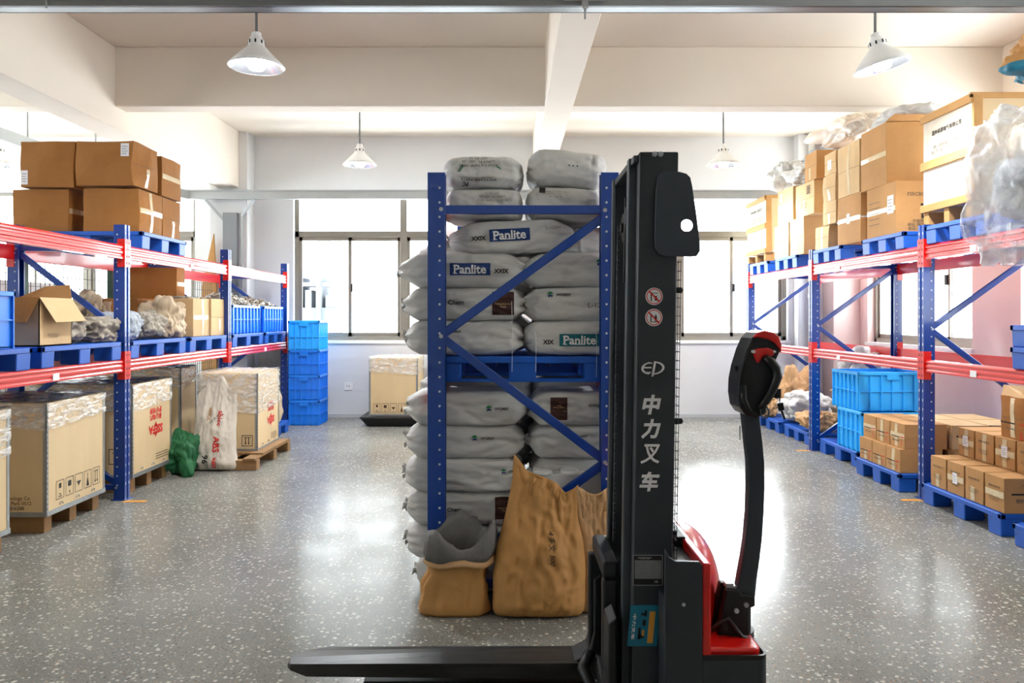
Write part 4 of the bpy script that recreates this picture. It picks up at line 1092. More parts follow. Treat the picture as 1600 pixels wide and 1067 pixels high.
# ================================================================ sacks
def ss(a, b, x):
    t = max(0., min(1., (x - a) / (b - a))); return t * t * (3 - 2 * t)
def sack_geo(w, d, h, seed, pin=.7, nx=54, ny=14, nz=18, endw=.76, bend=0.):
    vs, fs = cube_grid(nx, ny, nz); out = []; o = Vector((seed * 3.7, seed * 1.3, seed * 5.1))
    R = random.Random(seed * 11 + 5); cre = []
    for k in range(13):
        e = k < 8
        cx = R.choice((-1, 1)) * R.uniform(.55, .95) if e else R.uniform(-.6, .6)
        a = R.uniform(-.7, .7) + (0 if e else R.choice((0, .0, 1.2)))
        cre.append((cx * w / 2, R.uniform(-.45, .45) * h, math.cos(a), math.sin(a), R.uniform(.05, .13), R.uniform(.006, .013), R.choice((-1, -1, .7)) * R.uniform(.004, .010)))
    for p in vs:
        n = 5.5
        L = (abs(p.x) ** n + abs(p.y) ** n + abs(p.z) ** n) ** (1 / n)
        q = p / L
        ex = ss(endw, 1.0, abs(q.x))
        zf = 1 - (1 - pin) * ex
        yf = 1 - .12 * ex
        ang = math.atan2(q.z, q.y)
        cr = math.sin(ang * 7 + noise.noise(Vector((q.x * 2, 0, seed))) * 4 + seed) * ex * .075
        x = q.x * w / 2 * (1 + .05 * noise.noise(Vector((q.y * 1.5, q.z * 2, seed + (9 if q.x > 0 else 0)))))
        y = q.y * d / 2 * (yf + cr); z = q.z * h / 2 * (zf + cr * 1.5)
        nn = noise.noise(q * 2.2 + o) * .010 + abs(noise.noise(q * 4.5 + o)) * -.010 * (1 - .5 * abs(q.z)) - abs(noise.noise(Vector((q.x * 2.5 + q.z * 3, q.z * 2 - q.x, seed * 2.0)))) * .014 * (1 - abs(q.z) ** 3)
        dr = Vector((q.x * .3, q.y, q.z * .5)).normalized()
        r = Vector((x, y, z)) + dr * nn
        if q.y < 0:
            for (cx, cz, ca, sa, ln, sg, am) in cre:
                du, dv = r.x - cx, r.z - cz; al = du * ca + dv * sa; pe = -du * sa + dv * ca + .25 * al * al / ln
                if abs(al) < ln * 1.5 and abs(pe) < sg * 3: r.y -= am * math.exp(-(al / ln) ** 2 * 1.5 - (pe / sg) ** 2)
        r.z += bend * (q.x ** 2)
        out.append(r + Vector((0, 0, h / 2)))
    return out, fs

def tuft(mb, c, sgn, R, s=.05):
    """bunched folds of cloth at a sack end"""
    c = Vector(c)
    for k in range(5):
        a = R.uniform(-1.2, 1.2) + k * 1.25; l = s * R.uniform(.7, 1.3)
        d = Vector((sgn * .55, math.cos(a) * .5, math.sin(a))).normalized()
        e = Vector((sgn * .2, -math.sin(a), math.cos(a))).normalized()
        p1 = c + d * l + e * l * .45; p2 = c + d * l - e * l * .35; p3 = c + d * l * .6 + Vector((sgn * .012, -.02, 0))
        mb.add([c, p1, p3, p2, c + Vector((-sgn * .02, .02, 0))], [(0, 1, 2), (0, 2, 3), (4, 2, 1), (4, 3, 2)])

def white_sack(label, xc, yf, z, w, d, h, seed, decs=(), roll=0., pin=.66, endw=.74, tufts=(1, 1), cat='sack', group='white plastic resin sacks in the middle rack', m=None, rz=0.):
    R = random.Random(seed)
    t = thing('resin_sack', label, cat, (xc, yf + d / 2, z), 0, group, rot=(0, roll, rz))
    v, f = sack_geo(w, d, h, seed, pin, endw=endw)
    MB().add(v, f).build('sack_body', m or M_SACK, t, smooth=True)
    bvh = BVHTree.FromPolygons(v, f)
    for q in (0, 1):
        if tufts[q]:
            tf = MB(); tuft(tf, ((-1, 1)[q] * (w / 2 - .012), -d * .12, h * .48), (-1, 1)[q], R, .042)
            tf.build('tied_end', m or M_SACK, t, thick=.002)
    for (nm, m2, mm, u, vv) in decs:
        decal(t, nm, mm, m2, (u, -d / 2, vv), 'y-', bvh, .004 if nm in ('label_patch',) else .007)
    return t
def hy_logo(u, v, s=1.):
    g = join2(([(x * s, y * s) for x, y in circle(0, 0, .013, 14)], [tuple(range(14))]))
    a = ([(-.013 * s, .002 * s), (.013 * s, .004 * s), (.009 * s, .012 * s), (-.002 * s, .016 * s), (-.011 * s, .011 * s)], [(0, 1, 2, 3, 4)])
    b = ([(-.012 * s, -.001 * s), (-.007 * s, -.013 * s), (.001 * s, -.005 * s), (.007 * s, -.013 * s), (.013 * s, .0 * s), (.007 * s, -.003 * s), (.0 * s, .003 * s), (-.006 * s, -.003 * s)], [tuple(range(8))])
    return [('logo_mark', a, M_GLOGO, u, v), ('logo_mark', b, M_BLOGO, u, v), ('lettering', text2('hygrex', w=.068 * s), M_INK, u + .062 * s, v)]
def panl(u, v, txt='xxix', side=-1, teal=False, w=.215, tilt=0.):
    hh = w * .30; k = []
    k.append(('label_patch', rect2(-w / 2, -hh / 2, w / 2, hh / 2, 14, 4), M_PANT if teal else M_PANB, u, v))
    k.append(('label_text', serif_panlite(w * .80), M_WHITE, u, v))
    k.append(('lettering', text2(txt, w=w * (.36 if txt == 'xxix' else .27)), M_INK, u + side * w * .77, v - .01))
    return k
def serif_panlite(w):
    vs, fs, tw, th = TEXTS['panlite']; s = w / tw
    base = [(x * s, y * s) for x, y in vs]
    y0 = min(p[1] for p in base); b = [(base, fs)]
    t = th * s
    for fx, fw, top in ((.045, .13, 0), (.345, .07, 0), (.44, .07, 0), (.528, .10, 0), (.61, .10, 0)):
        x = -w / 2 + fx * w
        b.append(rect2(x - fw * w / 2, y0 + .0, x + fw * w / 2, y0 + t * .09))
    b.append(rect2(-w / 2 - .02 * w, y0 + t * .86, -w / 2 + .08 * w, y0 + t * .96))
    return join2(*b)
lg_mark = lambda u, v: ('logo_mark', ([(x, y) for x, y in circle(0, 0, .014, 16)], [tuple(range(16))]), M_BRN, u, v)

# ---- lower stack, left column (bottom to top), standing behind the frame
YF = 4.06
n6 = ('bottom sack in the left lower column of white sacks, behind the open kraft bag', 'second sack from the floor in the left lower column of white sacks',
      'third sack from the floor, with a dark brown square, left lower column', 'fourth sack from the floor in the left lower column, logo at its right end',
      'fifth sack from the floor in the left lower column, logo at centre', 'top sack of the left lower column under the dark beam shadow')
hz = .178
make_pallet(.56, .46, .045, 'thin dark pallet board under the left lower column of sacks', (-.235, 4.33, 0)) if False else None
for i in range(6):
    dc = []
    if i == 2: dc = [('lettering', text2('gchem', w=.105), M_INK, -.07, .10), ('label_patch', rect2(-.053, -.058, .053, .058, 6, 6), M_BRN, .215, .105), ('label_text', text2('pcr', w=.075), M_CARDL, .215, .10)]
    if i == 3: dc = hy_logo(.22, .12) + [('lettering', text2('hygrex', w=.068), M_INK, -.13, .12)]
    if i == 4: dc = hy_logo(.055, .12, 1.1)
    if i == 5: dc = hy_logo(.12, .10, 1.1)
    white_sack(n6[i], -.235 + (.012, -.01, .0, -.012, .0, .01)[i], YF + (.02, 0, .01, 0, .01, 0)[i], .004 + hz * i, (.56, .62, .64, .64, .65, .66)[i], .42, hz + .014, 10 + i, dc, pin=.6)
# ---- lower stack, right column
g2 = [('bottom sack of the right lower column, hidden low behind the kraft sacks', []), ('second sack of the right lower column behind the foam tray', []),
      ('third sack of the right lower column, wrinkled, above the foam tray', []), ('fourth sack of the right lower column with faint table print', [('lettering', join2(*[rect2(-.08 + i * .02, -.03, -.078 + i * .02, .03) for i in range(8)], rect2(-.09, .03, .08, .033), rect2(-.09, -.033, .08, -.03)), M_INKG, -.16, .05)]),
      ('sack with small logo under the top one, right lower column', hy_logo(-.06, .13)),
      ('top sack of the right lower column with upside-down lettering and brown square',
       [('lettering', text2('lgchem', w=.125, rot=PI), M_INK, .10, .115), lg_mark(.185, .115), ('label_patch', rect2(-.045, -.06, .045, .06, 6, 6), M_BRN, -.12, .10), ('label_text', text2('pcr', w=.06, rot=PI), M_CARDL, -.12, .11)])]
for i, (lb, dc) in enumerate(g2):
    white_sack(lb, .385 + (.0, .01, -.01, .01, .0, 0)[i], YF + (.16, .16, .10, .05, .02, .0)[i], .004 + hz * i, .56, .42, hz + .012, 30 + i, dc, pin=.6, tufts=(0, 0))
# foam tray block
t = thing('foam_tray', 'white foam block with rows of round cups in front of the right sacks', 'foam tray', (.33, 4.125, 0))
b = MB(); b.box(-.23, .22, -.095, .09, .0, .655); b.build('foam_stack', M_FOAM, t, bevel=.006)
b = MB()
for i in range(3):
    for j in range(3): b.lathe([(.052, 0), (.05, .010), (.03, .014), (0, .015)], c=(-.15 + i * .145, -.062 + j * .058, .655), n=18, M=None)
b.build('cup_dome', M_FOAM, t, smooth=True)

# ---- second row behind, added to block light through gaps between the front sacks
for i in range(6):
    for xc, q in ((-.20, 'left'), (.42, 'right')):
        white_sack('second-row floor sack added to block light, %s side, layer %s from the floor' % (q, ('one', 'two', 'three', 'four', 'five', 'six')[i]), xc, 4.52, .004 + .187 * i, .57 if xc > 0 else .68, .44, .195, 80 + i, pin=.8, tufts=(0, 0))
for i in range(3):
    for xc, q in ((-.20, 'left'), (.42, 'right')):
        white_sack('second-row upper level sack added to block light, %s side, layer %s' % (q, ('one', 'two', 'three')[i]), xc, 4.52, 1.272 + .215 * i, .57 if xc > 0 else .68, .44, .225, 90 + i, pin=.8, tufts=(0, 0))

# ---- upper stack on the pallet (top at 1.27)
ZU0 = 1.272; hu = .180
white_sack('lower left sack on the upper level, resting on the middle rack pallet', -.235, YF, ZU0, .65, .42, hu + .01, 50, [('lettering', text2('hygrex', w=.068), M_INK, -.05, .13)])
white_sack('white sack with brown square label in the upper left column', -.235, YF + .01, ZU0 + hu, .67, .42, hu + .01, 51,
           [('lettering', text2('chem', w=.085), M_INK, -.045, .105), ('label_patch', rect2(-.058, -.062, .058, .062, 6, 6), M_BRN, .205, .10), ('label_text', text2('pcr', w=.085), M_CARDL, .205, .09)])
white_sack('sack with navy label in the upper left column sticking out past the left post', -.245, YF, ZU0 + 2 * hu, .70, .42, hu + .02, 52, panl(.04, .10, 'xxix', 1), pin=.5, endw=.62)
white_sack('sack with teal label, lowest in the upper right column', .375, YF, ZU0, .60, .42, hu + .012, 53, panl(.0, .085, 'xix', -1, True))
white_sack('sack with small green logo, middle of the upper right column', .375, YF, ZU0 + hu, .60, .42, hu + .01, 54, hy_logo(-.155, .145, 1.15) + [('lettering', text2('l1250', w=.13), M_INKG, .11, .09)])
white_sack('sack with green logo near its right end, top of the upper right stack', .365, YF + .01, ZU0 + 2 * hu, .62, .42, hu + .015, 55, hy_logo(.115, .135, 1.25), pin=.5, endw=.62)
z3 = ZU0 + 3 * hu + .012
white_sack('slanting sack with navy label lying across both upper columns', .02, YF - .01, z3 - .01, .68, .40, .185, 56, panl(-.01, .10, 'xxix', -1) + [('lettering', text2('l1250', w=.08), M_INKG, .225, .125)], roll=-.055, pin=.45, endw=.6)
white_sack('sack half hidden behind the slanting one, right of it', .36, YF + .12, z3 - .012, .44, .36, .165, 57, [('lettering', rect2(-.002, -.02, .002, .02), M_GLOGO, -.02, .07)], pin=.5, tufts=(0, 0))
z4 = z3 + .172
white_sack('small-printed sack under the top left one, behind the blue cross bar', -.138, YF, z4, .43, .42, .17, 58, [('lettering', text2('small', w=.16, h=.05, rot=PI), M_INKG, .05, .12), ('logo_mark', ([(-.10, -.012), (-.05, .006), (0, .012), (.06, .006), (.10, -.004), (.05, .016), (0, .02), (-.05, .014)], [tuple(range(8))]), M_BLOGO, .04, .045)], pin=.9, endw=.8, tufts=(0, 0))
white_sack('square-ended sack under the top right one, behind the blue cross bar', .30, YF, z4, .42, .42, .178, 59, [('lettering', text2('small', w=.15, h=.035), M_INKG, -.06, .13), ('lettering', rect2(-.016, -.016, .016, .016, 2, 2), M_INK, -.13, .15)], pin=.85, endw=.75, roll=.05, tufts=(0, 0))
z5 = z4 + .170
white_sack('top left sack with upside-down printing', -.140, YF, z5, .44, .42, .175, 60,
           [('lettering', text2('poly', w=.186, rot=PI), M_INK, -.02, .04), ('lettering', text2('pc', w=.035, rot=PI), M_INK, -.09, .018), ('lettering', text2('small', w=.20, h=.055, rot=PI), M_INK, -.02, .135),
            ('lettering', rect2(-.085, -.001, .10, .001), M_INKG, -.03, .052), ('logo_mark', ([(-.015, -.02), (.012, .02), (.02, .022), (-.008, -.018)], [(0, 1, 2, 3)]), M_INK, -.12, .10),
            ('logo_mark', ([(-.018, -.02), (.01, .02), (.018, .022), (-.008, -.018)], [(0, 1, 2, 3)]), M_GLOGO, -.11, .098), ('logo_mark', ([(-.015, .01), (.004, .008), (.018, -.01), (.002, -.001)], [(0, 1, 2, 3)]), M_GLOGO, .085, .10)],
           pin=.8, endw=.72, tufts=(0, 0))
white_sack('top right sack with three small marks', .305, YF + .005, z5 + .006, .43, .42, .20, 61, [('lettering', join2(*[rect2(-.03 + i * .022, -.003, -.022 + i * .022, .003) for i in range(3)]), M_INK, .03, .11)], pin=.75, endw=.72, roll=.09, tufts=(0, 0))
# hanging strings
for x, za, zb, lb in ((.015, .42, .13, 'longest white sewing thread hanging between the upper sack columns'), (.14, .26, .13, 'white thread hanging over the dark blue pallet below the teal label'), (.46, .26, .10, 'white thread hanging beside the right post of the middle rack')):
    s = MB(); s.tube([(x, YF - .012, ZU0 - .13 + za), (x + .004, YF - .014, ZU0 - .13 + (za + zb) / 2), (x + .002, YF - .012, ZU0 - .13 + zb - .08)], .0013, 5)
    tag(s.build('sack_string', M_LABEL), lb, 'string', 'sewing threads')

# ================================================================ upright bags
def upright_bag(name, label, xc, yc, w0, w1, h, th, seed, m, top=None, lean=0., cat='bag', group=None, leany=0., mtop=None):
    """filled paper bag standing on its end: w0 base width, w1 top width, pillow thickness th, top seam profile top(u)->dz"""
    t = thing(name, label, cat, (xc, yc, 0), 0, group)
    nu, nv = 44, 52; vs = []; fs = []
    for side in (-1, 1):
        for j in range(nv + 1):
            for i in range(nu + 1):
                u = i / nu * 2 - 1; v = j / nv
                wv = (w0 + (w1 - w0) * ss(0, 1, v)) / 2 * (1 + .05 * math.sin(v * 7 + seed) - .10 * (1 - min(1, v / .06)) ** 2)
                top_z = h + (top(u) if top else 0)
                z = v * top_z
                tk = th / 2 * max(0, 1 - abs(u) ** 2.6) ** .6 * (min(1, (v / .10) ** .5) * .85 + .15) * (1 - ss(.35, 1., v) * .93)
                pz = Vector((u * 2, v * 3, seed + side))
                wr = noise.noise(pz * 1.6) * .022 + abs(noise.noise(pz * 3)) * -.020 + abs(noise.noise(Vector((u * 3 + v * 4, v * 9 - u * 2, seed)))) * -.022 + noise.noise(Vector((u * 9, v * 2, seed))) * .014 * ss(.5, 1, v)
                y = side * (tk + wr * (1 - abs(u) ** 4) * (.4 + ss(0, .1, v) * .6)) + leany * z
                x = u * wv + lean * z + .006 * noise.noise(Vector((v * 6, seed, side)))
                if i in (0, nu): y = leany * z
                if j == nv: y = leany * z + .008 * math.sin(u * 6)
                vs.append((x, y, max(z, .002)))
    W = nu + 1
    for s_ in range(2):
        o = s_ * W * (nv + 1)
        for j in range(nv):
            for i in range(nu):
                q = (o + j * W + i, o + j * W + i + 1, o + (j + 1) * W + i + 1, o + (j + 1) * W + i)
                fs.append(q if s_ == 0 else q[::-1])
    o = W * (nv + 1)
    for i in range(nu): fs.append((i + 1, i, o + i, o + i + 1))
    MB().add(vs, fs).build('bag_body', m, t, smooth=True)
    # sewn seam strip along the top
    sm_ = MB(); pts = []
    for i in range(nu + 1):
        v = vs[nv * W + i]; pts.append((v[0], v[1], v[2] - .008))
    sm_.tube(pts, .004, 6); sm_.build('top_seam', mtop or m, t)
    return t, BVHTree.FromPolygons([Vector(v) for v in vs], fs)
def topA(u):
    pts = [(-1, .06), (-.85, .035), (-.6, -.02), (-.1, -.05), (.35, -.085), (.62, -.13), (.85, -.11), (1, -.09)]
    for (a, za), (b, zb) in zip(pts, pts[1:]):
        if u <= b: return za + (zb - za) * (u - a) / (b - a)
    return pts[-1][1]
bt_, bv_ = upright_bag('kraft_sack', 'tall filled kraft sack with handwriting leaning against the middle rack', .144, 3.80, .475, .345, .72, .21, 5, M_KRAFT, topA, group='kraft paper sacks', leany=.16, lean=.065)
decal(bt_, 'handwriting', M_INK, text2('hand', w=.155, rot=-PI / 2 + .05), (.07, 0, .34), 'y-', bv_, .003)
bt2, bv2 = upright_bag('kraft_sack', 'second kraft sack behind the tall one, right beside the lift truck mast', .485, 3.85, .28, .27, .60, .13, 9, M_KRAFTL, lambda u: .02 * math.sin(u * 4), group='kraft paper sacks', leany=.10)

# open kraft bag with turned-down grey liner
def open_bag():
    t = thing('open_kraft_sack', 'open kraft sack with grey lining folded out, before the middle rack', 'bag', (-.27, 3.865, 0))
    n = 56; R = random.Random(4)
    def ring(r_x, r_y, z, sd, amp, sh=0., sq=3.0, wave=0., k=5):
        out = []
        for i in range(n):
            a = 2 * PI * i / n; c, s = math.cos(a), math.sin(a)
            L = (abs(c) ** sq + abs(s) ** sq) ** (-1 / sq)
            f = 1 + amp * 1.2 * noise.noise(Vector((c * 2.2, s * 2.2, sd))) - amp * 1.3 * abs(noise.noise(Vector((c * 3.2, s * 3.2, sd * 1.9)))) + amp * .6 * noise.noise(Vector((c * 6, s * 6, sd * 1.3))) - amp * 1.1 * (noise.voronoi(Vector((c * 1.9, s * 1.9, z * 9)))[0][0] - .4)
            out.append((c * L * r_x * f + sh, s * L * r_y * f * .72, z * .96 + wave * math.sin(a * k + sd) + (wave * .8) * noise.noise(Vector((c * 3, s * 3, sd)))))
        return out
    def skin(rings, name, m, cap0=False):
        mb = MB(); vs = [p for r in rings for p in r]; fs = []
        for j in range(len(rings) - 1):
            for i in range(n): fs.append((j * n + i, j * n + (i + 1) % n, (j + 1) * n + (i + 1) % n, (j + 1) * n + i))
        if cap0: fs.append(tuple(range(n - 1, -1, -1)))
        return mb.add(vs, fs).build(name, m, t, smooth=True, thick=.003)
    outer = [ring(.165, .12, .003, 1, .06), ring(.185, .135, .02, 1.1, .07), ring(.180, .13, .05, 1.2, .09), ring(.176, .13, .08, 1.3, .12), ring(.17, .125, .115, 1.45, .14, .003), ring(.165, .12, .15, 1.6, .16, .005), ring(.157, .117, .18, 1.75, .17, .008), ring(.15, .115, .21, 1.9, .16, .01), ring(.155, .12, .26, 2.1, .10, .015), ring(.165, .125, .285, 2.3, .06, .02, wave=.006)]
    skin(outer, 'paper_body', M_KRAFT, True)
    band = [ring(.172, .132, .292, 2.5, .07, .02, wave=.008), ring(.178, .138, .268, 2.5, .05, .02, wave=.008), ring(.176, .137, .258, 2.5, .05, .02, wave=.008)]
    skin(band, 'paper_cuff', M_KRAFTL)
    cuff = [ring(.174, .134, .290, 2.6, .06, .02, wave=.010), ring(.182, .142, .325, 2.7, .06, .025, wave=.012), ring(.176, .138, .40, 2.8, .07, .03, wave=.035, k=3), ring(.168, .130, .425, 2.8, .07, .03, wave=.045, k=3),
            ring(.158, .120, .40, 2.9, .08, .03, wave=.03, k=3), ring(.135, .10, .30, 3.0, .08, .02), ring(.112, .08, .20, 3.2, .10, .01), ring(.09, .06, .16, 3.3, .1, .0), ring(.01, .01, .13, 3.3, .1, .0)]
    for r in cuff[1:6]:
        for i, p in enumerate(r):
            # front lip lower, left and right peaks
            r[i] = (p[0], p[1], p[2] + (.03 if p[1] > 0 else -.035) * abs(p[1]) / .12 + .10 * (p[0] + .0))
    skin(cuff, 'liner', M_LINER)
    return t
open_bag()

# ================================================================ soft crumpled bags
def blob(name, label, c, w, d, h, seed, m, cat='sack', group=None, rough=1., ears=None, rz=0., inner=None, lump=1.0, flatb=.12, n=44, two=None):
    vs, fs = cube_grid(n, n, n // 2); out = []; o = Vector((seed * 2.1, seed * .7, seed))
    for p in vs:
        k = 3.4; L = (abs(p.x) ** k + abs(p.y) ** k + abs(p.z) ** k) ** (1 / k); q = p / L
        a = noise.noise(q * 1.4 + o) * .16 * lump
        rd = abs(noise.noise(q * 2.6 + o)); rd2 = abs(noise.noise(Vector((q.x * 5, q.y * 5 + q.z * 3, q.z * 5)) + o))
        wp = q + noise.noise_vector(q * 1.8 + o) * .45
        c1 = max(0., 1 - abs(noise.noise(Vector((wp.x * 1.6, wp.y * 1.6, wp.z * 2.6)) + o)) * 5) ** 2
        c2 = max(0., 1 - abs(noise.noise(wp * 3.7 + o * 2)) * 4.5) ** 2
        dv, pv = noise.voronoi(wp * 1.35 + o); d2, p2 = noise.voronoi(wp * 3.0 + o * 1.7)
        f = 1.06 + a * .8 - dv[0] * .26 * min(rough, 1.5) - d2[0] * .10 * rough + (c1 * .035) * rough
        if ears:
            for ed in ears:
                e = Vector(ed).normalized(); dd = q.normalized().dot(e)
                f += ss(.86, 1.0, dd) ** 1.6 * Vector(ed).length * .42
        x, y, z = q.x * w / 2 * f, q.y * d / 2 * f, q.z * h / 2 * f
        z = max(z, -h / 2 * (1 - flatb))
        out.append(Vector((x, y, z + h / 2 * (1 - flatb))))
    t = None
    if inner:
        t = thing(name, label, cat, c, rz, group); MB().add(out, fs).build('bag_skin', m, t, smooth=True); inner(t)
    else:
        mb = MB().add(out, fs)
        if two: mb.m = [1 if (two[0] < sum(out[i].z for i in f) / len(f) / h < two[1]) else 0 for f in fs]
        t = mb.build(name, m, None, smooth=True); t.location = c; t.rotation_euler = (0, 0, rz); tag(t, label, cat, group)
    return t
ZS = ZP + .147
g = 'dusty sacks on the left rack'
blob('woven_sack', 'grey dusty sack right beside the opened carton on the left rack', (-3.40, 5.78, ZS), .44, .40, .27, 1, M_SACKG, group=g, rough=1.2, ears=[(-.4, -.6, .8)])
blob('woven_sack', 'grey dusty sack with a tied corner right before the near left post', (-3.30, 6.10, ZS), .40, .40, .23, 2, M_SACKG, group=g, rough=1.2)
blob('woven_sack', 'crumpled upright sack behind the bluish sack, seen left of the near post', (-3.70, 6.82, ZS), .34, .42, .42, 3, M_SACKT, group=g, rough=2.0, ears=[(-.4, .3, .8), (.4, -.3, .9)])
blob('woven_sack', 'bluish printed sack just right of the near left post', (-3.32, 6.56, ZS), .36, .36, .27, 4, M_SACKB, group=g, rough=1.1)
blob('woven_sack', 'grey sack between the bluish and the beige one on the left rack', (-3.32, 6.94, ZS), .40, .40, .28, 5, M_SACKG, group=g, rough=1.4)
blob('woven_sack', 'big beige sack with rumpled top before the pale cartons on the left rack', (-3.33, 7.38, ZS), .42, .46, .40, 6, M_SACKT, group=g, rough=1.3, ears=[(.3, -.5, .7)])
blob('woven_sack', 'small beige rag bag lying on the pale cartons of the left rack', (-3.36, 7.95, ZS + .345), .26, .5, .08, 7, M_SACKG, group=g, rough=2.)
blob('woven_sack', 'round kraft-coloured sack wedged behind the jutting crate by the blue crate stack', (-3.00, 9.55, .146), .30, .5, .48, 8, M_SACKT, group=None, rough=.6)
pal_row(1, -2.84, 9.12, 9.95, 0, 'blue floor pallet behind the jutting crate by the tall blue stack', depth=.9)
# white printed bag leaning on the jutting crate
wb_, wv_ = upright_bag('printed_sack', 'tall cream woven bag with red lettering leaning on the crate jutting out', -2.86, 7.42, .47, .37, .86, .26, 21, M_SACKW,
                       lambda u: .03 - .16 * max(0, u) ** 1.2 - (.14 if u < -.55 else 0) + .03 * math.sin(u * 7), group=None, leany=.17)
wb_.location.z = 0.0
for m2, mm, u, v in ((text2('abicc', w=.14, rot=-PI / 2), M_INKR, .07, .50), (text2('abicc', w=.12, rot=-PI / 2), M_KRAFT, -.03, .54), (text2('abs', w=.15, rot=-PI / 2), M_INKR, .06, .26),
                     (text2('sssfa', w=.11, rot=PI / 2 - .1), M_INKR, .05, .09), (text2('num', w=.08, rot=-PI / 2), M_INK, -.04, .12), (text2('hand', w=.12, rot=.8), M_INK, .02, .50)):
    decal(wb_, 'lettering', mm, m2, (u, 0, v), 'y-', wv_, .003)
# green tarpaulin heap
def tarp():
    t = blob('tarpaulin', 'crumpled green tarpaulin heap on the floor left of the tall cream bag', (-3.10, 7.28, 0), .34, .42, .40, 31, M_GREEN, cat='tarpaulin', rough=1.3, ears=[(.6, -.6, -.5), (-.2, .2, .7)], lump=1.4)
tarp()

g = 'plastic sacks on top of the right rack'
zt = 3.06
blob('plastic_sack', 'grey-white lumpy sack lying on the farthest cartons of the right rack', (3.68, 9.95, zz(305.5, 10.1) + .01), .6, .7, .46, 41, M_SACK, group=g, rough=1.6, ears=[(-.6, -.2, -.3)])
blob('plastic_sack', 'smaller grey-white sack beside it, just above the white-labelled carton', (3.66, 9.20, zz(290, 9.13) + .01), .55, .62, .34, 42, M_SACK, group=g, rough=1.4, ears=[(-.6, .6, 0)])
blob('plastic_sack', 'upper grey-white sack of the far heap on the right rack', (3.95, 9.45, zz(290, 9.13) + .22), .6, .6, .34, 43, M_SACKB, group=g, rough=1.4)
blob('plastic_sack', 'knotted white sack with orange print showing through, on the narrow carton column', (3.72, 8.30, 3.345), .5, .98, .30, 44, mat('see_through_sack', '#d9d6d2', .4, col2='#d9c0a4', scale=4, bump=.3, bscale=14), group=g, rough=1.0, ears=[(-.9, .9, .3)])
blob('plastic_sack', 'pale printed sack behind the raised flap of the big upper carton', (3.82, 7.35, zz(190, 6.87) + .02), .56, .85, .24, 45, M_SACK, group=g, rough=1.0)
# big clear bag hanging over the edge
def inner(t):
    v, f = cube_grid(12, 12, 8); o = []
    for p in v:
        L = p.length ** .6 or 1; q = p / max(L, .3)
        o.append((q.x * .22 + .02, q.y * .26, q.z * .20 + .50 + .05 * noise.noise(q * 2)))
    MB().add(o, f).build('contents', mat('grey_contents', '#b9bdc2', .6, col2='#6a7076', scale=4), t, smooth=True)
    v, f = cube_grid(10, 10, 6)
    MB().add([(p.x / max(p.length ** .5, .3) * .15 + .05, p.y / max(p.length ** .5, .3) * .2, p.z * .10 + .78) for p in v], f).build('contents', mat('tan_contents', '#c9b9a6', .6), t, smooth=True)
bgx = blob('clear_plastic_bag', 'big clear plastic bag of parts bulging over the right rack beam at the right edge', (3.26, 4.72, 1.80), .80, .70, 1.06, 46, M_CLEAR, cat='plastic bag', rough=1.2, inner=inner, flatb=.02, ears=[(-.1, 0, -1.0)], n=56, lump=1.3)
blob('kraft_bag', 'brown paper bag with a teal band at the top right corner', (3.22, 4.55, 2.86), .42, .4, .34, 47, (M_KRAFT, M_TEAL), two=(.08, .32), cat='bag', rough=1.3, ears=[(-1.2, 0, -.2), (.2, 0, .7)])
g = 'crumpled bags on the right floor pallets'
blob('kraft_bag', 'open kraft bag standing at the back of the farthest right floor pallet', (3.86, 10.36, .146), .46, .46, .66, 51, M_KRAFTL, cat='bag', group=g, rough=1.7, ears=[(-.3, -.3, .9), (.6, -.2, .7)])
blob('plastic_sack', 'big grey-white sack lying on the farthest right floor pallet', (3.76, 9.68, .146), .70, .66, .44, 52, M_SACK, cat='sack', group=g, rough=1.4)
blob('kraft_bag', 'small kraft bag with red print on the far end of the right floor pallets', (3.47, 10.30, .146), .26, .36, .34, 53, M_KRAFTL, cat='bag', group=g, rough=1.4)
blob('kraft_bag', 'crumpled kraft bag at the aisle edge beside the second right rack post', (3.62, 8.98, .146), .42, .42, .28, 54, M_KRAFTL, cat='bag', group=g, rough=1.9, ears=[(-.6, .2, .1)])
blob('plastic_sack', 'dark grey plastic bag low behind the second right rack post', (4.05, 8.95, .146), .55, .45, .42, 55, mat('grey_polythene', '#6e6862', .3, var=.3, scale=5, bump=.4), cat='sack', group=g, rough=1.6)
blob('kraft_bag', 'kraft bag heap on top of the dark grey plastic bag by the second right post', (4.10, 9.0, .52), .6, .5, .22, 56, M_KRAFTL, cat='bag', group=g, rough=2.)
blob('plastic_sack', 'shiny white plastic sack above the kraft heap left of the light blue crates', (4.15, 9.05, .70), .55, .5, .42, 57, M_SACK, cat='sack', group=g, rough=1.8, ears=[(0, 0, .8)])
# ================================================================ the pallet stacker
S = thing('pallet_stacker', 'black and red walk-behind pallet stacker with tall mast in the foreground', 'pallet stacker', (.62, 2.7, 0))
SO = (.62, 2.7, 0)
def sh(v):  # the mast leans slightly towards its body at the top
    return [(p[0] + .015 * (p[2] - 1.0), p[1], p[2]) for p in v]
def B(mb, name, m, parent=S, lean=False, **k):
    if lean: mb.v = sh(mb.v)
    return mb.build(name, m, parent, off=SO, **k)
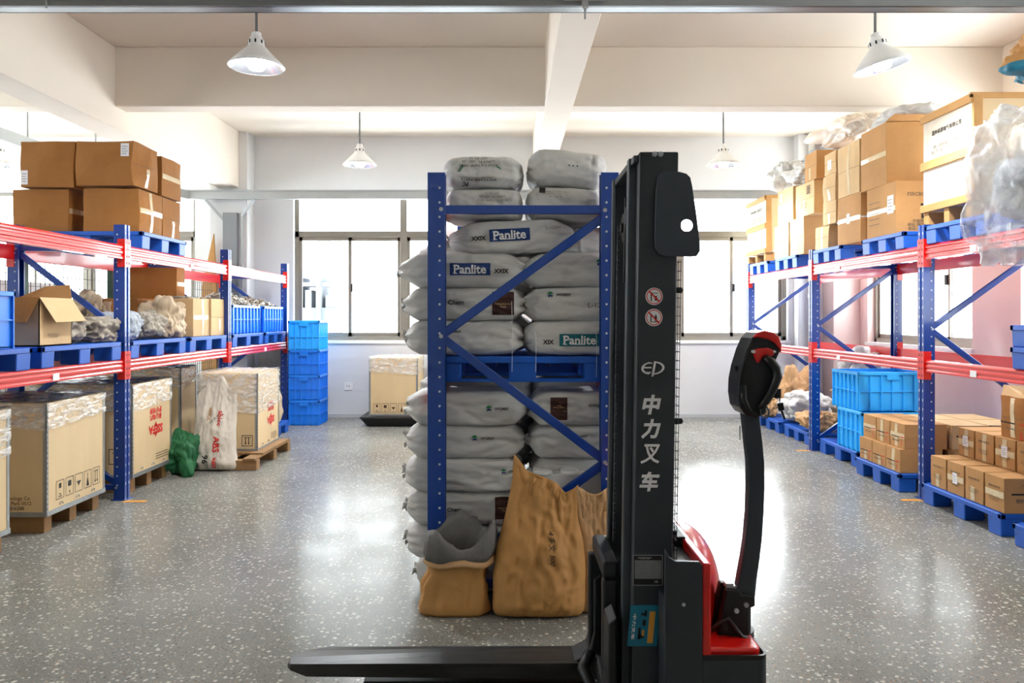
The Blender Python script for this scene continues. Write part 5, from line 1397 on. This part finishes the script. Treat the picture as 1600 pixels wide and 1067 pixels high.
# outer rails (C-channels, web outwards)
def chan(xa, xb, yw, dirn, z0, z1, th=.010, lip=.055):
    """channel section: web at y=yw, flanges towards dirn"""
    pr = [(xa, yw), (xb, yw), (xb, yw + dirn * lip), (xb - th, yw + dirn * lip), (xb - th, yw + dirn * th), (xa + th, yw + dirn * th), (xa + th, yw + dirn * lip), (xa, yw + dirn * lip)]
    if dirn < 0: pr = pr[::-1]
    mb = MB(); mb.prism(pr, lambda a, b: (a, b, z0), lambda a, b: (a, b, z1)); return mb
B(chan(.402, .527, 2.45, 1, .06, 2.007), 'mast_rail', M_BLACK, lean=True, bevel=.006)
B(chan(.402, .527, 3.00, -1, .06, 2.007), 'mast_rail', M_BLACK, lean=True, bevel=.006)
B(chan(.378, .500, 2.516, 1, .08, 2.000, lip=.04), 'inner_rail', M_RAIL, lean=True, bevel=.004)
B(chan(.378, .500, 2.934, -1, .08, 2.000, lip=.04), 'inner_rail', M_RAIL, lean=True, bevel=.004)
B(MB().box(.385, .515, 2.46, 2.99, 1.975, 1.998), 'top_cross_member', M_BLACK, lean=True, bevel=.003)
B(MB().box(.49, .515, 2.50, 2.95, .55, .65).box(.49, .515, 2.50, 2.95, 1.30, 1.36), 'cross_member', M_BLACKM, lean=True)
B(MB().tube([(.46, 2.725, .10), (.46, 2.725, 1.15)], .032, 18).tube([(.46, 2.725, 1.15), (.46, 2.725, 1.80)], .018, 14), 'lift_cylinder', M_BLACKM, lean=True, smooth=True)
c = MB()
for yy in (2.80,):
    z = .66; k = 0
    while z < 1.80:
        c.box(.384, .392, yy - (.009 if k % 2 else .005), yy + (.009 if k % 2 else .005), z, z + .016); z += .018; k += 1
B(c, 'lift_chain', M_RAIL, lean=True)
B(MB().tube([(.398, 2.765, 1.80), (.422, 2.765, 1.80)], .052, 22).tube([(.390, 2.765, 1.80), (.432, 2.765, 1.80)], .018, 12).box(.395, .425, 2.70, 2.715, 1.60, 1.90), 'chain_wheel', M_BLACKM, lean=True)
hs = MB(); hs.tube([(.40, 2.64, 1.2), (.40, 2.64, 1.84), (.40, 2.66, 1.88), (.40, 2.69, 1.86), (.40, 2.695, 1.75)], .007, 8); B(hs, 'hydraulic_hose', M_PLAST, lean=True, smooth=True)
# guard plate near the mast head
def px(x, y, s=1200 / 2.43): return ((x - CX) / s, EYE - (y - CY) / s)
ol = [px(*p) for p in ((1028, 276), (1034, 269), (1044, 267), (1062, 268), (1073, 271), (1079, 277), (1082, 290), (1088, 330), (1094, 378), (1094, 392), (1089, 400), (1080, 401), (1040, 400), (1030, 397), (1024, 388), (1023, 370), (1025, 300))]
hx, hz_ = px(1073.5, 352)
v, f = plate([ol, circle(hx, hz_, .0195, 20)], .006)
B(MB().add([(p.x, 2.432 + p.z, p.y) for p in v], f), 'head_guard_plate', mat('charcoal_plate', '#333b43', .45), bevel=.0015, seg=1)
bl = MB()
for (x, y) in ((1022.5, 241), (1032, 241)):
    a, b_ = px(x, y, 1200 / 2.45); bl.tube([(a, 2.449, b_), (a, 2.443, b_)], .0085, 12); bl.tube([(a, 2.444, b_), (a, 2.440, b_)], .005, 6)
B(bl, 'mast_bolt', M_BOLT)
# decals on the near rail
def mdecal(name, m2, m, x, y, eps=.0015, s=1200 / 2.45):
    a, b_ = px(x, y, s)
    mb = MB().add([(a + p[0], 2.45 - eps, b_ + p[1]) for p in m2[0]], m2[1])
    return B(mb, name, m)
Sx = 1 / (1200 / 2.45)
for key, y, w, h in (('zhong', 632, 30, 31), ('li', 670, 31, 31), ('cha', 709, 31, 31), ('che', 752, 32, 31)):
    mdecal('mast_lettering', text2(key, w=w * Sx, h=h * Sx), M_WHITE, 1018 - (y - 632) * .028, y)
# ep mark: broken oval round two letters
ring = []
ov = lambda r, a: ((r * .037 * math.cos(a)) + .25 * r * .023 * math.sin(a) * .6, r * .0215 * math.sin(a))
for a0, a1 in ((PI * .62, PI * 1.42), (-PI * .5, PI * .42)):
    nseg = 14
    for i in range(nseg):
        t0, t1 = a0 + (a1 - a0) * i / nseg, a0 + (a1 - a0) * (i + 1) / nseg
        ring.append(([ov(1, t0), ov(1, t1), ov(.80, t1), ov(.80, t0)], [(0, 1, 2, 3)]))
bars = [([(-.030, .004), (-.004, .004), (-.005, -.001), (-.031, -.001)], [(0, 1, 2, 3)]), ([(.004, .022), (.011, .022), (.002, -.027), (-.005, -.027)], [(0, 1, 2, 3)]),
        ([(-.016, .018), (-.001, .018), (-.002, .0135), (-.022, .0135)], [(0, 1, 2, 3)]), ([(-.022, -.012), (-.006, -.012), (-.007, -.017), (-.017, -.017)], [(0, 1, 2, 3)])]
mdecal('mast_emblem', join2(*ring, *bars), M_WHITE, 1020, 575)
# prohibition stickers
for k, (x, y) in enumerate(((1022, 463), (1021.5, 496))):
    r = 13.6 * Sx
    mdecal('warning_sticker', (circle(0, 0, r, 28), [tuple(range(28))]), M_WHITE, x, y, .0012)
    rg = []
    for i in range(24):
        t0, t1 = 2 * PI * i / 24, 2 * PI * (i + 1) / 24
        rg.append(([(r * .9 * math.cos(t0), r * .9 * math.sin(t0)), (r * .9 * math.cos(t1), r * .9 * math.sin(t1)), (r * .8 * math.cos(t1), r * .8 * math.sin(t1)), (r * .8 * math.cos(t0), r * .8 * math.sin(t0))], [(0, 1, 2, 3)]))
    q = r * .60; e = r * .06
    rg.append(([(-q - e, q - e), (-q + e, q + e), (q + e, -q + e), (q - e, -q - e)], [(0, 1, 2, 3)]))
    mdecal('sticker_ring', join2(*rg), M_INKR, x, y, .0022)
    fg = [rect2(-.011, -.015, -.0075, .013), (circle(.006, .006 if k else -.001, .003, 8), [tuple(range(8))]), rect2(.002, -.007 if k else -.013, .010, .003 if k else -.004), rect2(.003, -.014, .0055, -.006), rect2(.007, -.014, .0095, -.006)]
    if k == 0: fg.append(rect2(-.008, .009, .012, .011))
    else: fg.append(rect2(-.011, -.0155, .012, -.0135))
    mdecal('sticker_pictogram', join2(*fg), M_INK, x, y, .0018)
# data plate
a, b_ = px(1012, 890); w, h = 23.5 * Sx, 24 * Sx
mdecal('data_plate', rect2(-w, -h, w, h), M_STEEL, 1012, 890.5, .002)
mdecal('data_plate_field', rect2(-w * .94, -h * .95, w * .94, h * .95), M_INK, 1012, 890.5, .0026)
mdecal('data_plate_field', rect2(-w * .88, -h * .55, w * .9, h * .66), mat('plate_grey', '#77797a', .6, var=.15, scale=60), 1012, 890.5, .0032)
mdecal('data_plate_text', join2(text2('ce', w=.010, dx=w * .55, dy=-h * .74), text2('lines', w=.045, h=.006, dx=-w * .2, dy=h * .8)), M_WHITE, 1012, 890.5, .0034)
# blue instruction sticker, turned on its side
w, h = 23.5 * Sx, 32 * Sx; TL = lambda x, y: (x - .10 * y * .35, y)
sk = lambda m2: ([(x + .09 * y, y) for x, y in m2[0]], m2[1])
mdecal('instruction_sticker', sk(rect2(-w, -h, w, h)), M_TEAL, 1006, 977, .002)
mdecal('sticker_panel', sk(rect2(w * .30, -h * .85, w * .68, h * .7)), M_ORNG, 1006, 977, .003)
mdecal('sticker_text', sk(text2('cara', w=h * 1.25, h=w * .24, rot=-PI / 2, dx=-w * .68, dy=-h * .05)), M_LABEL, 1006, 977, .003)
mdecal('sticker_pictogram', sk(join2(rect2(-w * .35, -h * .65, -w * .2, -h * .1), rect2(-w * .35, -h * .6, w * .05, -h * .42), rect2(-w * .1, h * .0, w * .1, h * .28), rect2(-w * .25, h * .5, w * .1, h * .62), rect2(-w * .02, h * .45, w * .12, h * .75))), M_INK, 1006, 977, .003)
mdecal('sticker_panel', sk(rect2(-w * .1, -h * .5, w * .05, -h * .2)), M_ORNG, 1006, 977, .0034)
# wire mesh guard behind the near rail
g_ = MB(); z0, z1 = .70, 1.665
for xx in (.529, .537, .545): g_.tube([(xx + .015 * (z0 - 1), 2.475, z0), (xx + .015 * (z1 - 1), 2.475, z1)], .0012, 5)
z = z0
while z < z1:
    g_.tube([(.515 + .015 * (z - 1), 2.475, z), (.547 + .015 * (z - 1), 2.475, z)], .0012, 5)
    g_.tube([(.545 + .015 * (z - 1), 2.475, z), (.545 + .015 * (z - 1), 2.96, z)], .0012, 5) if int(z * 1000) % 2 == 0 or True else None
    z += .029
for yy in [2.475 + .06 * i for i in range(9)]: g_.tube([(.545 - .0045, yy, z0), (.545 + .01, yy, z1)], .0012, 5)
B(g_, 'mesh_guard', M_PLAST)
for zc in (1.565, 1.145): B(MB().box(.515, .556, 2.466, 2.474, zc - .008, zc + .010).tube([(.55, 2.462, zc), (.55, 2.48, zc)], .009, 8), 'guard_clip', M_PLAST)

# carriage and forks
cr = MB()
cr.box(.318, .372, 2.60, 2.93, .590, .651)
cr.box(.318, .372, 2.60, 2.655, .16, .59).box(.300, .352, 2.885, 2.93, .16, .59).box(.318, .372, 2.60, 2.93, .16, .23)
B(cr, 'fork_carriage', M_BLACKM, bevel=.010, seg=2)
for z in (.30, .55):
    for y in (2.53, 2.88): B(MB().tube([(.44, y, z), (.44, y + .04, z)], .035, 16), 'carriage_roller', M_RAIL)
def fork(y0, y1, mirror):
    z0, z1 = .133, .197
    pl = [(.33, y0), (.33, y1), (-.70, y1 - .004), (-.79, y1 - .025), (-.828, y1 - .055), (-.836, (y0 + y1) / 2), (-.828, y0 + .025), (-.815, y0 + .012), (-.752, y0)]
    n = len(pl); mb = MB()
    top = []; mid = []; bot = []
    for x, y in pl:
        k = ss(-.70, -.84, x) if x < -.70 else 0
        k = max(0., min(1., (-.72 - x) / .115))
        top.append((x, y, z1 - .014 * k)); mid.append((x, y, z1 - .012 - .008 * k)); bot.append((x, y, z0 + .034 * k))
    vs = top + bot
    fs = [tuple(range(n - 1, -1, -1)), tuple(range(n, 2 * n))] + [(i, (i + 1) % n, n + (i + 1) % n, n + i) for i in range(n)]
    if mirror: pass
    mb.add(vs, [f_[::-1] for f_ in fs])
    return B(mb, 'fork', M_FORK, bevel=.004, seg=2)
fork(2.85, 3.00, False); fork(2.44, 2.59, True)
for y0, y1 in ((2.86, 2.99), (2.45, 2.58)):
    pr = [(.33, .133), (.24, .197), (.30, .23), (.318, .30), (.318, .50), (.345, .52), (.345, .133)]
    mb = MB(); mb.prism(pr, lambda a, b: (a, y0, b), lambda a, b: (a, y1, b)); B(mb, 'fork_heel', M_BLACKM, bevel=.006, seg=2)
rd = MB(); rd.tube([(.30, 2.84, .24), (.27, 2.80, .20), (.30, 2.74, .15), (.36, 2.72, .12)], .022, 10); B(rd, 'pull_rod', M_BLACKM, smooth=True)

# chassis
pr = [(.474, .06), (.588, .06), (.588, .725), (.580, .736), (.506, .738), (.488, .750), (.474, .775)]
mb = MB(); mb.prism(pr, lambda a, b: (a, 2.33, b), lambda a, b: (a, 2.345, b)); mb.v = mb.v
B(mb, 'side_panel', M_BLACK, bevel=.003, seg=2)
mb = MB(); mb.box(.530, .590, 2.345, 3.10, .06, .700).box(.474, .590, 2.345, 2.44, .06, .62).box(.474, .590, 3.01, 3.10, .06, .62); B(mb, 'power_unit_housing', M_BLACK, bevel=.006)
mb = MB(); mb.box(.40, .588, 2.345, 3.10, .06, .11); B(mb, 'chassis_plate', M_BLACKM)
# rounded base
def rrect(x0, x1, y0, y1, r, n=7):
    p = [(x0, y0)]
    for i in range(n): a = -PI / 2 + PI / 2 * i / (n - 1); p.append((x1 - r + r * math.cos(a), y0 + r + r * math.sin(a)))
    R2 = r * 3.2
    for i in range(n): a = PI / 2 * i / (n - 1); p.append((x1 - R2 + R2 * math.cos(a), y1 - R2 + R2 * math.sin(a)))
    p.append((x0, y1)); return p
ba = rrect(.588, .788, 2.33, 3.06, .025); bi = rrect(.588, .782, 2.337, 3.052, .022)
mb = MB(); mb.prism(ba, lambda a, b: (a, b, .06), lambda a, b: (a, b, .438)); B(mb, 'base_skirt', M_BLACK, bevel=.003)
n = len(ba); vs = [(a, b, .438) for a, b in ba] + [(a, b, .452) for a, b in ba] + [(a, b, .452) for a, b in bi] + [(a, b, .438) for a, b in bi]
fs = []
for i in range(n - 1):
    fs += [(i, i + 1, n + i + 1, n + i), (n + i, n + i + 1, 2 * n + i + 1, 2 * n + i), (2 * n + i, 2 * n + i + 1, 3 * n + i + 1, 3 * n + i)]
B(MB().add(vs, fs), 'skirt_rim', M_PLAST)
rp = rrect(.612, .774, 2.346, 3.03, .03)
mb = MB(); mb.prism(rp, lambda a, b: (a, b, .4385), lambda a, b: (a, b, .468)); B(mb, 'red_deck_cover', M_REDT, bevel=.010, seg=3)
mb = MB(); mb.box(.589, .616, 2.334, 3.09, .445, .730); B(mb, 'red_front_cover', M_REDT, bevel=.006, seg=2)
# rounded red bonnet
nu, nv = 14, 24; vs = []
for j in range(nv + 1):
    y = 2.50 + .56 * j / nv; by = math.sin(PI * min(1, max(0, j / nv))) ** .5
    for i in range(nu + 1):
        a = i / nu * PI / 2
        x = .616 + (.115 * by + .02) * math.sin(a) ** .9; z = .455 + (.275 * (.6 + .4 * by)) * math.cos(a) ** .8
        vs.append((x, y, z))
fs = [(j * (nu + 1) + i, j * (nu + 1) + i + 1, (j + 1) * (nu + 1) + i + 1, (j + 1) * (nu + 1) + i) for j in range(nv) for i in range(nu)]
fs.append(tuple(range(nu + 1))[::-1]); fs.append(tuple(nv * (nu + 1) + i for i in range(nu + 1)))
B(MB().add(vs, fs), 'bonnet', M_REDT, smooth=True)
mb = MB(); mb.box(.53, .60, 2.60, 3.05, .70, .735).box(.545, .575, 2.62, 2.70, .735, .75); B(mb, 'top_tray', M_BLACKM, bevel=.004)
bl = MB(); a, b_ = px(1068, 944, 515); bl.tube([(a, 2.33, b_), (a, 2.326, b_)], .006, 8); B(bl, 'panel_screw', M_BOLT)
for x, y in ((.69, 2.40), (.69, 3.0), (.69, 2.7)): B(MB().tube([(x, y - .03, .06), (x, y + .03, .06)], .06, 20), 'wheel', M_PLAST)
for y in (2.51, 2.925):
    B(MB().tube([(-.5, y - .03, .04), (-.5, y + .03, .04)], .04, 16), 'load_wheel', M_PLAST)
    B(MB().box(-.55, .45, y - .035, y + .035, .05, .105), 'support_leg', M_BLACKM, bevel=.006)

# tiller
TY = 2.47; ts = 1200 / TY
tp = lambda x, y: ((x - CX) / ts, EYE - (y - CY) / ts)
o = [tp(*p) for p in ((1121, 1001), (1118, 990), (1122, 960), (1127, 935), (1131, 917), (1152, 918), (1154, 924), (1175, 926), (1175, 942), (1166, 945), (1166, 995), (1160, 1000))]
v, f = plate([o], .03)
B(MB().add([(p.x, TY - .03 + p.z, p.y) for p in v], f), 'tiller_bracket', M_BLACKM, bevel=.004)
B(MB().add([(p.x, TY + .04 + p.z, p.y) for p in v], f), 'tiller_bracket', M_BLACKM, bevel=.004)
for x, y in ((1161, 939), (1146, 948)):
    a, b_ = tp(x, y); B(MB().tube([(a, TY - .03, b_), (a, TY - .038, b_)], .0075, 14), 'pivot_bolt', M_BOLT)
bl = MB()
a, b_ = tp(1139, 916); bl.box(a - .012, a + .012, TY - .01, TY + .02, b_ - .002, b_ + .012)
a, b_ = tp(1148, 919); bl.box(a - .006, a + .008, TY - .01, TY + .02, b_ - .006, b_ + .010)
B(bl, 'top_bolt', M_BOLT)
B(MB().box(*[q for q in (tp(1163, 0)[0], tp(1170, 0)[0])], TY - .02, TY + .05, tp(0, 995)[1], tp(0, 944)[1]), 'tiller_post', M_RAIL)
lk = MB(); a = [tp(*p) for p in ((1104, 978), (1116, 965), (1132, 958), (1152, 985), (1166, 990))]; lk.tube([(p[0], TY - .045, p[1]) for p in a], .007, 8)
a = [tp(*p) for p in ((1108, 998), (1120, 1000), (1150, 1001))]; lk.tube([(p[0], TY - .04, p[1]) for p in a], .009, 8); B(lk, 'linkage', M_PLAST, smooth=True)
mb = MB(); mb.tube([(.725, 2.50, .40), (.725, 2.50, .47)], .07, 20); B(mb, 'swivel_base', M_BLACKM)
arm = [(1162, 930, 30), (1166, 900, 28), (1171, 870, 27), (1175, 840, 26), (1178, 800, 25), (1179.5, 760, 25), (1179, 720, 25), (1176, 690, 25.5), (1172, 655, 25), (1170, 635, 25)]
vs = []
for x, y, w in arm:
    a, b_ = tp(x, y); h = w / 2 / ts
    vs += [(a - h, TY - .02, b_), (a + h, TY - .02, b_), (a + h, TY + .02, b_), (a - h, TY + .02, b_)]
fs = []
for i in range(len(arm) - 1):
    for k in range(4): fs.append((i * 4 + k, (i + 1) * 4 + k, (i + 1) * 4 + (k + 1) % 4, i * 4 + (k + 1) % 4)[::-1])
fs += [(0, 1, 2, 3)[::-1], tuple(len(vs) - 4 + k for k in range(4))]
B(MB().add(vs, fs), 'tiller_arm', mat('tiller_charcoal', '#2b333b', .42), bevel=.004, seg=2)
hd = [tp(*p) for p in ((1158, 646), (1150, 634), (1147, 615), (1148, 592), (1152, 572), (1160, 546), (1168, 528), (1175, 520), (1186, 517), (1200, 520), (1209, 527), (1212, 536), (1211, 549), (1206, 560), (1204, 566), (1207, 576), (1208, 588), (1206, 602), (1200, 618), (1192, 632), (1184, 643), (1172, 649))]
def slab(ol, y0, y1, name, m, bv=.012):
    v, f = plate([ol], y1 - y0); return B(MB().add([(p.x, y0 + p.z, p.y) for p in v], f), name, m, bevel=bv, seg=4)
slab(hd, TY - .045, TY + .075, 'tiller_head', M_PLAST, .016)
cap = [tp(*p) for p in ((1169, 527), (1176, 519), (1187, 516), (1201, 519), (1210, 526), (1213.5, 536), (1212.5, 551), (1209, 543), (1203, 535), (1192, 529), (1180, 527))]
slab(cap, TY - .05, TY + .078, 'emergency_button', M_REDT, .005)
lv = [tp(*p) for p in ((1168, 546), (1176, 543), (1190, 542), (1200, 547), (1199, 554), (1192, 556), (1182, 556), (1176, 566), (1173, 562), (1170, 553))]
slab(lv, TY - .062, TY - .04, 'speed_lever', M_REDT, .004)
wt = MB(); a, b_ = tp(1168, 548); wt.tube([(a, TY - .066, b_), (a, TY - .05, b_)], .005, 10); a, b_ = tp(1200, 548); wt.tube([(a, TY - .066, b_), (a, TY - .05, b_)], .0035, 10); B(wt, 'lever_cap', M_WHITE)
gp = MB()
pts = [tp(*p) for p in ((1184, 556), (1193, 563), (1201, 573), (1203, 586), (1196, 604), (1186, 622), (1176, 634))]
gp.tube([(p[0], TY - .07, p[1]) for p in pts], [.010, .014, .016, .015, .014, .013, .010], 14)
B(gp, 'grip_handle', M_PLAST, smooth=True)
gp = MB()
pts = [tp(*p) for p in ((1152, 600), (1153, 622), (1160, 638), (1172, 645), (1182, 640), (1186, 630))]
gp.tube([(p[0], TY - .06, p[1]) for p in pts], .010, 12); B(gp, 'grip_handle', M_PLAST, smooth=True)
a, b_ = tp(1150, 575); B(MB().box(a - .006, a + .004, TY - .01, TY + .02, b_ - .008, b_ + .006), 'side_button', M_PLAST)
kb = [tp(*p) for p in ((1195, 600), (1207, 594), (1207, 620), (1188, 631), (1184, 628))]
slab(kb, TY - .02, TY + .05, 'switch_housing', M_PLAST, .003)
a, b_ = tp(1211, 612); B(MB().box(a - .010, a + .010, TY - .03, TY + .01, b_ - .018, b_ + .012), 'ignition_lock', M_PLAST, bevel=.003)
rg = MB(); a, b_ = tp(1183, 640); rg.tube([(a + .013 * math.cos(q), TY - .075, b_ + .018 * math.sin(q)) for q in [2 * PI * i / 14 for i in range(15)]], .0025, 6, cap=False); B(rg, 'key_ring', M_RAIL, smooth=True)
tg = MB(); a, b_ = tp(1158, 665); tg.box(a - .006, a - .001, TY, TY + .002, b_ - .045, b_); B(tg, 'tag_tie', M_LABEL)
# key with its fob hangs from the lock
kt = thing('ignition_key', 'black key hanging from the tiller head of the lift truck', 'key', (tp(1214, 622)[0], TY - .03, tp(1214, 622)[1]))
k = MB(); k.tube([(0, 0, .008), (-.002, 0, -.012)], .0015, 6); k.build('key_ring', M_RAIL, kt)
k = MB(); k.bar((-.001, 0, -.012), (.004, 0, -.036), .018, .005, up=(0, 1, 0)); k.build('key_head', M_PLAST, kt)
k = MB(); k.bar((.004, 0, -.036), (.014, 0, -.064), .006, .003, up=(0, 1, 0)); k.build('key_blade', M_BLACKM, kt)
